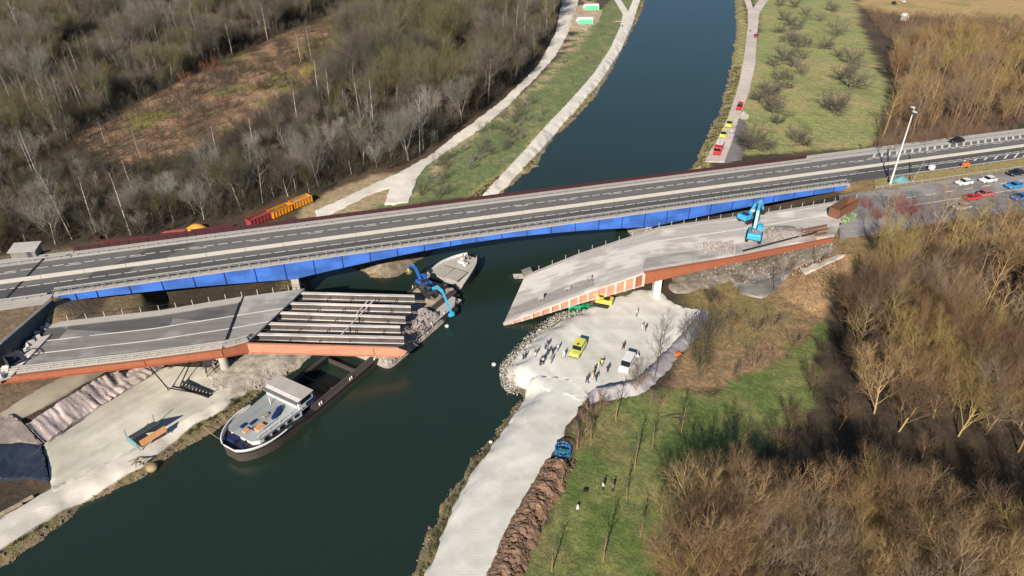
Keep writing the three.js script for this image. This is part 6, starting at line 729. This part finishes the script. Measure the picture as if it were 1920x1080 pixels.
// ------------------------------------------------------------------ people: one continuous body each, clothes over it
const bodyOf = (() => {
  const cap = (p, a, b, ra, rb) => { const ax = p[0] - a[0], ay = p[1] - a[1], az = p[2] - a[2], bx_ = b[0] - a[0], by = b[1] - a[1], bz = b[2] - a[2], t = clamp((ax * bx_ + ay * by + az * bz) / (bx_ * bx_ + by * by + bz * bz + 1e-9)); return Math.hypot(ax - bx_ * t, ay - by * t, az - bz * t) - lerp(ra, rb, t); };
  const smin = (a, b, k) => { const h = clamp(0.5 + 0.5 * (b - a) / k); return lerp(b, a, h) - k * h * (1 - h); };
  const mesh = (bones, grow, res, box) => { // box: centre and half size
    const mc = new MarchingCubes(res, new THREE.MeshBasicMaterial(), false, false, 60000); mc.isolation = 0; const [cx, cyy, cz, hs] = box;
    for (let k = 0; k < res; k++) for (let j = 0; j < res; j++) for (let i = 0; i < res; i++) { const p = [cx + (i / res * 2 - 1) * hs, cyy + (j / res * 2 - 1) * hs, cz + (k / res * 2 - 1) * hs]; let d = 9; for (const [a, b, ra, rb] of bones) d = smin(d, cap(p, a, b, ra + grow, rb + grow), 0.035); mc.field[i + j * res + k * res * res] = -d; }
    mc.update(); const n = mc.count, g = new THREE.BufferGeometry(), P = mc.positionArray.slice(0, n * 3), N = mc.normalArray.slice(0, n * 3); for (let i = 0; i < n; i++) { P[3 * i] = P[3 * i] * hs + cx; P[3 * i + 1] = P[3 * i + 1] * hs + cyy; P[3 * i + 2] = P[3 * i + 2] * hs + cz; }
    g.setAttribute('position', new THREE.BufferAttribute(P, 3)); g.setAttribute('normal', new THREE.BufferAttribute(N, 3)); boxUV(g, 2); g.userData.ready = true; return g; };
  return (pose) => {
    const { stride = 0.1, armL = [-0.05, 0.05], armR = [0.05, 0.05], lean = 0 } = pose, hip = 0.92, sh = 1.42;
    const legs = [], arms = [], hands = []; for (const s of [1, -1]) { const f = s * stride; legs.push([[0, hip - 0.02, s * 0.09], [f * 0.55 + 0.03, 0.5, s * 0.1], 0.085, 0.058], [[f * 0.55 + 0.03, 0.5, s * 0.1], [f, 0.09, s * 0.11], 0.056, 0.04], [[f - 0.04, 0.05, s * 0.11], [f + 0.15, 0.04, s * 0.13], 0.045, 0.035]); const [sw, bend] = s > 0 ? armL : armR; const e = [lean + sw, 1.14, s * 0.25], w = [lean + sw + bend * 1.6, 0.92 + bend, s * 0.24]; arms.push([[lean, sh - 0.03, s * 0.17], e, 0.055, 0.042], [e, w, 0.042, 0.028]); hands.push([w, e, s]); }
    const torso = [[[0, hip, -0.06], [0, hip, 0.06], 0.12, 0.12], [[0, hip, 0], [lean, sh - 0.12, 0], 0.12, 0.135], [[lean, sh - 0.07, -0.12], [lean, sh - 0.07, 0.12], 0.085, 0.085]], neck = [[[lean, sh - 0.02, 0], [lean + 0.02, sh + 0.13, 0], 0.055, 0.05]], head = [[[lean + 0.02, sh + 0.2, 0], [lean + 0.03, sh + 0.27, 0], 0.08, 0.088], [[lean + 0.1, sh + 0.205, 0], [lean + 0.115, sh + 0.2, 0], 0.018, 0.016]];
    const fine = []; for (const [w, e, s] of hands) { const d = V(w[0] - e[0], w[1] - e[1], w[2] - e[2]).normalize(), o = V(...w); fine.push(beam(o, o.clone().addScaledVector(d, 0.09), 0.075, 0.03)); [0.065, 0.078, 0.07, 0.055].forEach((l, k) => { const b = o.clone().addScaledVector(d, 0.085).add(V((k - 1.5) * 0.019, 0, 0)), m = b.clone().addScaledVector(d, l * 0.55), t = m.clone().addScaledVector(d, l * 0.4).add(V(0, 0, -s * 0.02)); fine.push(beam(b, m, 0.016, 0.016), beam(m, t, 0.014, 0.014)); }); fine.push(beam(o.clone().addScaledVector(d, 0.03), o.clone().addScaledVector(d, 0.07).add(V(0.05, 0, 0)), 0.018, 0.018)); }
    for (const s of [1, -1]) fine.push(new THREE.SphereGeometry(0.012, 6, 5).translate(lean + 0.1, sh + 0.245, s * 0.032), new THREE.SphereGeometry(0.026, 6, 5).scale(0.6, 1, 0.5).translate(lean + 0.02, sh + 0.235, s * 0.09));
    fine.push(bx(0.012, 0.012, 0.05, lean + 0.105, sh + 0.165, 0));
    const B = [0, 0.9, 0, 1.0]; const body = mergeGeometries([mesh([...torso, ...neck, ...head, ...legs, ...arms], 0, 64, B).deleteAttribute('uv'), ...fine.map((g) => { const q = g.index ? g.toNonIndexed() : g; q.deleteAttribute('uv'); return q; })]); boxUV(body, 2); body.userData.ready = true;
    return { body, jacket: mesh([...torso.slice(1), ...arms.map(([a, b, r, q]) => [a, b, r, q])], 0.02, 56, B), trousers: mesh([torso[0], ...legs.filter((_, i) => i % 3 < 2)], 0.016, 56, B), shoes: mesh(legs.filter((_, i) => i % 3 === 2), 0.012, 56, B), hat: new THREE.SphereGeometry(0.112, 12, 8, 0, 6.3, 0, 1.5).translate(lean + 0.025, sh + 0.26, 0) };
  };
})();
{
  const poses = [{ stride: 0.05 }, { stride: 0.24, armL: [-0.16, 0.05], armR: [0.16, 0.08] }, { stride: 0.08, armL: [0.06, 0.2], armR: [0.03, 0.05] }, { stride: 0.05, armL: [0.08, 0.22], armR: [0.08, 0.22], lean: 0.05 }].map(bodyOf);
  const skin = mt([0.5, 0.3, 0.22], 0.6), cloth = { black: mt([0.02, 0.02, 0.024], 0.9), navy: mt([0.02, 0.03, 0.07], 0.9), lime: mt([0.6, 0.75, 0.12], 0.8), white: mt([0.7, 0.7, 0.7], 0.8), orange: mt([0.75, 0.25, 0.05], 0.8), grey: mt([0.2, 0.2, 0.21], 0.9), brown: mt([0.14, 0.09, 0.06], 0.9), red: mt([0.5, 0.05, 0.05], 0.8), hair: mt([0.05, 0.035, 0.025], 0.8) };
  const person = (x, y, turn, pose, jk, tr, hat, label, lift = 0.22) => { const p = poses[pose], o = thing('person', label, 'person', G(x, y, lift), turn); const b = part('body', p.body, skin, o); const j = part('jacket', p.jacket, cloth[jk], b); void j; part('trousers', p.trousers, cloth[tr], b); part('shoe_pair', p.shoes, cloth.black, b); part(hat === 'hair' ? 'hair' : 'helmet', p.hat, cloth[hat], b); };
  const L = [
    [981, 676, 0.6, 0, 'black', 'navy', 'hair', 'person in black at the water edge of the platform, standing leftmost'], [986, 674, 2.4, 2, 'black', 'black', 'hair', 'person in black beside the leftmost one at the water edge'],
    [1022, 656, 0.3, 0, 'grey', 'navy', 'white', 'person with white helmet at the far side of the crowd left of the yellow vehicle'], [1027, 652, 3.6, 2, 'navy', 'grey', 'hair', 'person in navy jacket farthest back in the crowd'], [1027, 667, 1.2, 3, 'black', 'black', 'hair', 'person in black in the middle of the crowd on the platform'],
    [1036, 666, 5.0, 0, 'black', 'navy', 'hair', 'person in black at the right of the crowd, alone'], [1046, 660, 2.2, 2, 'white', 'grey', 'hair', 'person in white top between the crowd and the yellow vehicle'], [1057, 672, 4.1, 1, 'white', 'white', 'white', 'person in white nearest the yellow vehicle, walking'],
    [1013, 687, 0.8, 2, 'black', 'black', 'hair', 'person in black at the near side of the crowd'], [1019, 684, 3.0, 3, 'white', 'black', 'hair', 'person in white top and black trousers at the near side of the crowd'], [1017, 680, 1.9, 0, 'black', 'navy', 'hair', 'person in black behind the white topped one'], [1004, 669, 5.4, 0, 'brown', 'white', 'hair', 'person in brown jacket and white trousers left of the crowd'], [1034, 682, 2.8, 3, 'grey', 'grey', 'hair', 'person in grey bending at the right of the crowd'],
    [1168, 657, 1.0, 1, 'black', 'black', 'hair', 'person in black walking alone right of the yellow vehicle'], [1193, 594, 0.4, 0, 'white', 'grey', 'white', 'person in white standing alone near the pier'], [1204, 621, 2.6, 2, 'white', 'white', 'hair', 'person in white of the pair below the pier'], [1210, 622, 5.6, 0, 'black', 'black', 'hair', 'person in black of the pair below the pier'], [1194, 678, 4.4, 0, 'white', 'grey', 'white', 'person with white helmet right of the white van'],
    [1100, 719, 0.9, 1, 'black', 'navy', 'hair', 'person in black lowest in the row left of the white van'], [1111, 711, 2.1, 2, 'orange', 'white', 'hair', 'person in orange jacket in the row left of the white van'], [1117, 715, 5.2, 1, 'black', 'black', 'hair', 'person in black right of the one in orange'], [1115, 699, 0.2, 0, 'navy', 'black', 'hair', 'person in navy behind the one in orange'], [1122, 692, 3.3, 2, 'lime', 'white', 'white', 'person in lime hi-vis jacket in the row left of the white van'], [1128, 689, 1.4, 3, 'lime', 'grey', 'hair', 'person in lime hi-vis jacket with bent arms, farther back in the row'], [1139, 699, 4.8, 0, 'black', 'black', 'hair', 'person in black between the row and the white van'],
    [1130, 919, 0.5, 0, 'white', 'black', 'hair', 'person in white top on the green field, the left one of two', 0.02], [1149, 921, 2.9, 2, 'grey', 'black', 'hair', 'person in grey top on the green field, the right one of two', 0.02],
    [1391, 196, 1.2, 0, 'lime', 'navy', 'hair', 'person in lime jacket beside the red and white van on the far towpath'], [1371, 252, 0.4, 0, 'white', 'white', 'hair', 'person in white beside the ambulances on the far towpath'], [1406, 62, 2, 1, 'black', 'black', 'hair', 'person walking near the dark red car on the far towpath'], [1163, 50, 1, 0, 'white', 'black', 'hair', 'person in white beside the barriers on the left towpath'], [1167, 52, 4, 2, 'black', 'grey', 'hair', 'person in black beside the barriers on the left towpath'], [1177, 16, 3, 0, 'grey', 'black', 'hair', 'person in grey at the fork of the left towpath'],
  ];
  for (const a of L) person(...a);
  const tb = thing('road_barrier', 'orange and white barrier across the left towpath beyond the bridge', 'barrier', G(1160, 44, 0.25), 0.1); for (let k = 0; k < 6; k++) part('board', bx(0.7, 0.25, 0.05, -2 + k * 0.72, 0.9, 0), k % 2 ? M.white : M.orange, tb); part('leg', [bx(0.08, 0.9, 0.5, -1.8, 0.45, 0), bx(0.08, 0.9, 0.5, 1.5, 0.45, 0)], M.steel, tb);
}

// ------------------------------------------------------------------ banks: stones at the waterline, tussocks; grass on the field; litter
{
  const r = mul32(404), stones = [], tufts = [], dry = [], per = canal.length;
  for (let i = 0; i < per; i++) { const a = canal[i], b = canal[(i + 1) % per], L = Math.hypot(b[0] - a[0], b[1] - a[1]); if (L > 60 || a[1] > -40) continue; const nx = -(b[1] - a[1]) / L, nz = (b[0] - a[0]) / L, sg = sd(canal, a[0] + nx * 0.5 + (b[0] - a[0]) * 0.5, a[1] + nz * 0.5 + (b[1] - a[1]) * 0.5) > 0 ? 1 : -1, far = a[1] < -190;
    for (let k = 0; k < L * (far ? 2.2 : 5.2); k++) { const t = r(), off = (r() - 0.25) * 2.2, x = lerp(a[0], b[0], t) + nx * sg * off, z = lerp(a[1], b[1], t) + nz * sg * off, w = waterEdge(x, z); if (w < -0.5 || w > 1.5 || onSheet(x, z, 0)) continue; stones.push([x, ground(x, z) + 0.03, z, r() * 6, (0.08 + 0.3 * r() * r() * r()) * (far ? 1.3 : 1), undefined, r() * 3, r() * 3]); }
    for (let k = 0; k < L * (far ? 6 : 16); k++) { const t = r(), off = 1.2 + r() * 4.2, x = lerp(a[0], b[0], t) + nx * sg * off, z = lerp(a[1], b[1], t) + nz * sg * off, w = waterEdge(x, z); if (w < 0.7 || w > 4.6 || onSheet(x, z, 0.15)) continue; (r() < 0.45 ? dry : tufts).push([x, ground(x, z) - 0.02, z, r() * 6, 0.3 + 0.55 * r()]); } }
  const rimStones = [], rim = [[965, 738], [952, 715], [949, 692], [972, 662], [1002, 632], [1044, 605], [1085, 588]].map(([x, y]) => G(x, y)); for (let i = 0; i + 1 < rim.length; i++) for (let k = 0; k < 420; k++) { const t = r(), x = lerp(rim[i].x, rim[i + 1].x, t) + (r() - 0.5) * 2.6, z = lerp(rim[i].z, rim[i + 1].z, t) + (r() - 0.5) * 2.2; rimStones.push([x, Math.max(-0.1, ground(x, z)) + 0.1 + 0.2 * r(), z, r() * 6, 0.05 + 0.2 * r() * r() * r(), undefined, r() * 3, r() * 3]); }
  const chalkLumps = []; for (let k = 0; k < 1800; k++) { const p = G(400 + r() * 200, 664 + r() * 66, 0); if (waterEdge(p.x, p.z) < 0.5) continue; chalkLumps.push([p.x, p.y + 0.2, p.z, r() * 6, 0.1 + 0.3 * r() * r(), undefined, r() * 3, r() * 3]); }
  const bs = stuff('bank_stones', 'loose stones along the waterline of the canal', 'stones'); bs.add(instanced('stones', globalThis.chunkShape, mt([1, 1, 1], 0.95, { map: earthTex }), stones, (i) => C(...[[0.32, 0.25, 0.19], [0.22, 0.18, 0.14], [0.4, 0.32, 0.25], [0.17, 0.14, 0.1]][i % 4]))); bs.add(instanced('rim_stones', globalThis.chunkShape, mt([1, 1, 1], 0.95, { map: earthTex }), rimStones, (i) => C(...[[0.7, 0.68, 0.63], [0.5, 0.47, 0.43], [0.8, 0.78, 0.73], [0.36, 0.32, 0.29]][i % 4]))); bs.add(instanced('pale_stones', globalThis.chunkShape, M.rubble, chalkLumps));
  // tuft: a dozen bent blades
  const blades = (n, h, w, spread, seed) => { const q = mul32(seed), P = [], N = []; for (let i = 0; i < n; i++) { const a = q() * 6.28, e = spread * (0.4 + 0.6 * q()), c = Math.cos(a), s = Math.sin(a), H = h * (0.6 + 0.5 * q()), bx_ = c * e * 0.35, bz = s * e * 0.35; const p = [[bx_ + s * w, 0, bz - c * w], [bx_ - s * w, 0, bz + c * w], [c * e, H, s * e]]; p.forEach((v) => { P.push(...v); N.push(c * 0.2, 0.96, s * 0.2); }); } const g = new THREE.BufferGeometry(); g.setAttribute('position', new THREE.Float32BufferAttribute(P, 3)); g.setAttribute('normal', new THREE.Float32BufferAttribute(N, 3)); boxUV(g, 1); return g; };
  const tuft = blades(30, 0.5, 0.09, 0.95, 5), low = blades(16, 0.3, 0.06, 0.62, 6), grassCol = (l) => (i) => C(...l[i % l.length]);
  const bg = stuff('bank_grass', 'tussocky olive and straw grass on the canal banks', 'grass'); bg.add(instanced('green_tussocks', tuft, mt([1, 1, 1], 0.9, { map: barkTex }), tufts, grassCol([[0.17, 0.17, 0.07], [0.13, 0.125, 0.05], [0.21, 0.18, 0.09], [0.12, 0.13, 0.045]]))); bg.add(instanced('straw_tussocks', tuft, mt([1, 1, 1], 0.9, { map: barkTex }), dry, grassCol([[0.26, 0.2, 0.1], [0.2, 0.16, 0.08], [0.3, 0.25, 0.13]])));
  const fieldT = scatter(A.field, 0.42, 71).filter(([x, z]) => onScreen(x, 2, z, 20)).map(([x, z]) => [x, ground(x, z) - 0.03, z, r() * 6, 0.25 + 0.4 * r(), 0.2 + 0.35 * r()]);
  const fg = stuff('field_grass', 'short green grass of the field on the lower right bank', 'grass'); fg.add(instanced('grass_tufts', low, mt([1, 1, 1], 0.9, { map: barkTex }), fieldT, (i, a) => { const n = fbm(a[0] * 0.25, a[2] * 0.25, 3); return C(lerp(0.08, 0.22, n), lerp(0.145, 0.235, n), lerp(0.035, 0.085, n)); }));
  const slopeT = scatter(A.dirtSlope, 0.55, 72).filter(([x, z]) => fbm(x * 0.3, z * 0.3, 3) > 0.42).map(([x, z]) => [x, ground(x, z) - 0.03, z, r() * 6, 0.25 + 0.4 * r()]);
  const sg = stuff('slope_grass', 'rough brown and olive grass on the slope right of the platform', 'grass'); sg.add(instanced('tussocks', tuft, mt([1, 1, 1], 0.9, { map: barkTex }), slopeT, grassCol([[0.36, 0.26, 0.16], [0.27, 0.23, 0.11], [0.42, 0.31, 0.19], [0.33, 0.23, 0.14]])));
  const clT = scatter(A.clearing, 1.1, 73).map(([x, z]) => [x, ground(x, z) - 0.03, z, r() * 6, 0.3 + 0.4 * r()]);
  const cg = stuff('bracken', 'dead brown bracken covering the clearing in the left wood', 'bracken'); cg.add(instanced('bracken_clumps', tuft, mt([1, 1, 1], 0.9, { map: barkTex }), clT, (i, a) => { const n = fbm(a[0] * 0.08, a[2] * 0.08 + 7, 3); return C(lerp(0.26, 0.38, n), lerp(0.155, 0.26, n), lerp(0.1, 0.18, n)); }));
  const meT = scatter(A.meadow, 1.25, 74).filter(() => r() < 0.8).map(([x, z]) => [x, ground(x, z) - 0.03, z, r() * 6, 0.4 + 0.5 * r(), 0.3 + 0.3 * r()]).concat(scatter(A.verge, 1.2, 75).map(([x, z]) => [x, ground(x, z) - 0.03, z, r() * 6, 0.5 + 0.6 * r(), 0.4 + 0.5 * r()]));
  const mg = stuff('meadow_grass', 'pale winter grass of the meadow and verges beyond the bridge', 'grass'); mg.add(instanced('grass_tufts', low, mt([1, 1, 1], 0.9, { map: barkTex }), meT, (i, a) => { const n = fbm(a[0] * 0.06, a[2] * 0.06, 3); return C(lerp(0.17, 0.32, n), lerp(0.22, 0.29, n), lerp(0.09, 0.14, n)); }));
  // clods on the spoil heap, fallen branches on the field
  const cl = []; for (let k = 0; k < 700; k++) { const t = r(), i = Math.min(4, Math.floor(t * 5)), q = [[925, 1120], [948, 1060], [968, 1010], [998, 950], [1022, 908], [1046, 866]], f = t * 5 - i, x = lerp(q[i][0], q[i + 1][0], f) + 6 + (r() - 0.5) * 60, y = lerp(q[i][1], q[i + 1][1], f), p = G(x, y, 0), c = G(lerp(q[i][0], q[i + 1][0], f) + 6, y, 0), u = clamp(Math.abs(p.x - c.x) / 2.6); if (u >= 1) continue; cl.push([p.x, p.y + (1 - u * u) * 1.3, p.z, r() * 6, 0.08 + 0.26 * r() * r(), undefined, r() * 3, r() * 3]); }
  const cd = stuff('soil_clods', 'clods of brown soil on the long soil heap', 'soil'); cd.add(instanced('clods', globalThis.chunkShape, M.soil, cl));
  const fb = thing('fallen_branches', 'fallen bare branches lying at the top of the green field', 'branches', G(1270, 790, 0.2), 0.2); for (let k = 0; k < 8; k++) part('branch', tube([V(-3 + k * 0.55, 0.1, k * 0.15 - 1.2), V(0, 0.3 + 0.1 * (k % 3), k * 0.3 - 1.1), V(3 - k * 0.5, 0.1, k * 0.35 - 0.9)], 0.03, 10, 4), BK.greyDark, fb);
}

renderer.setSize(1024, 576);
renderer.render(scene, camera);
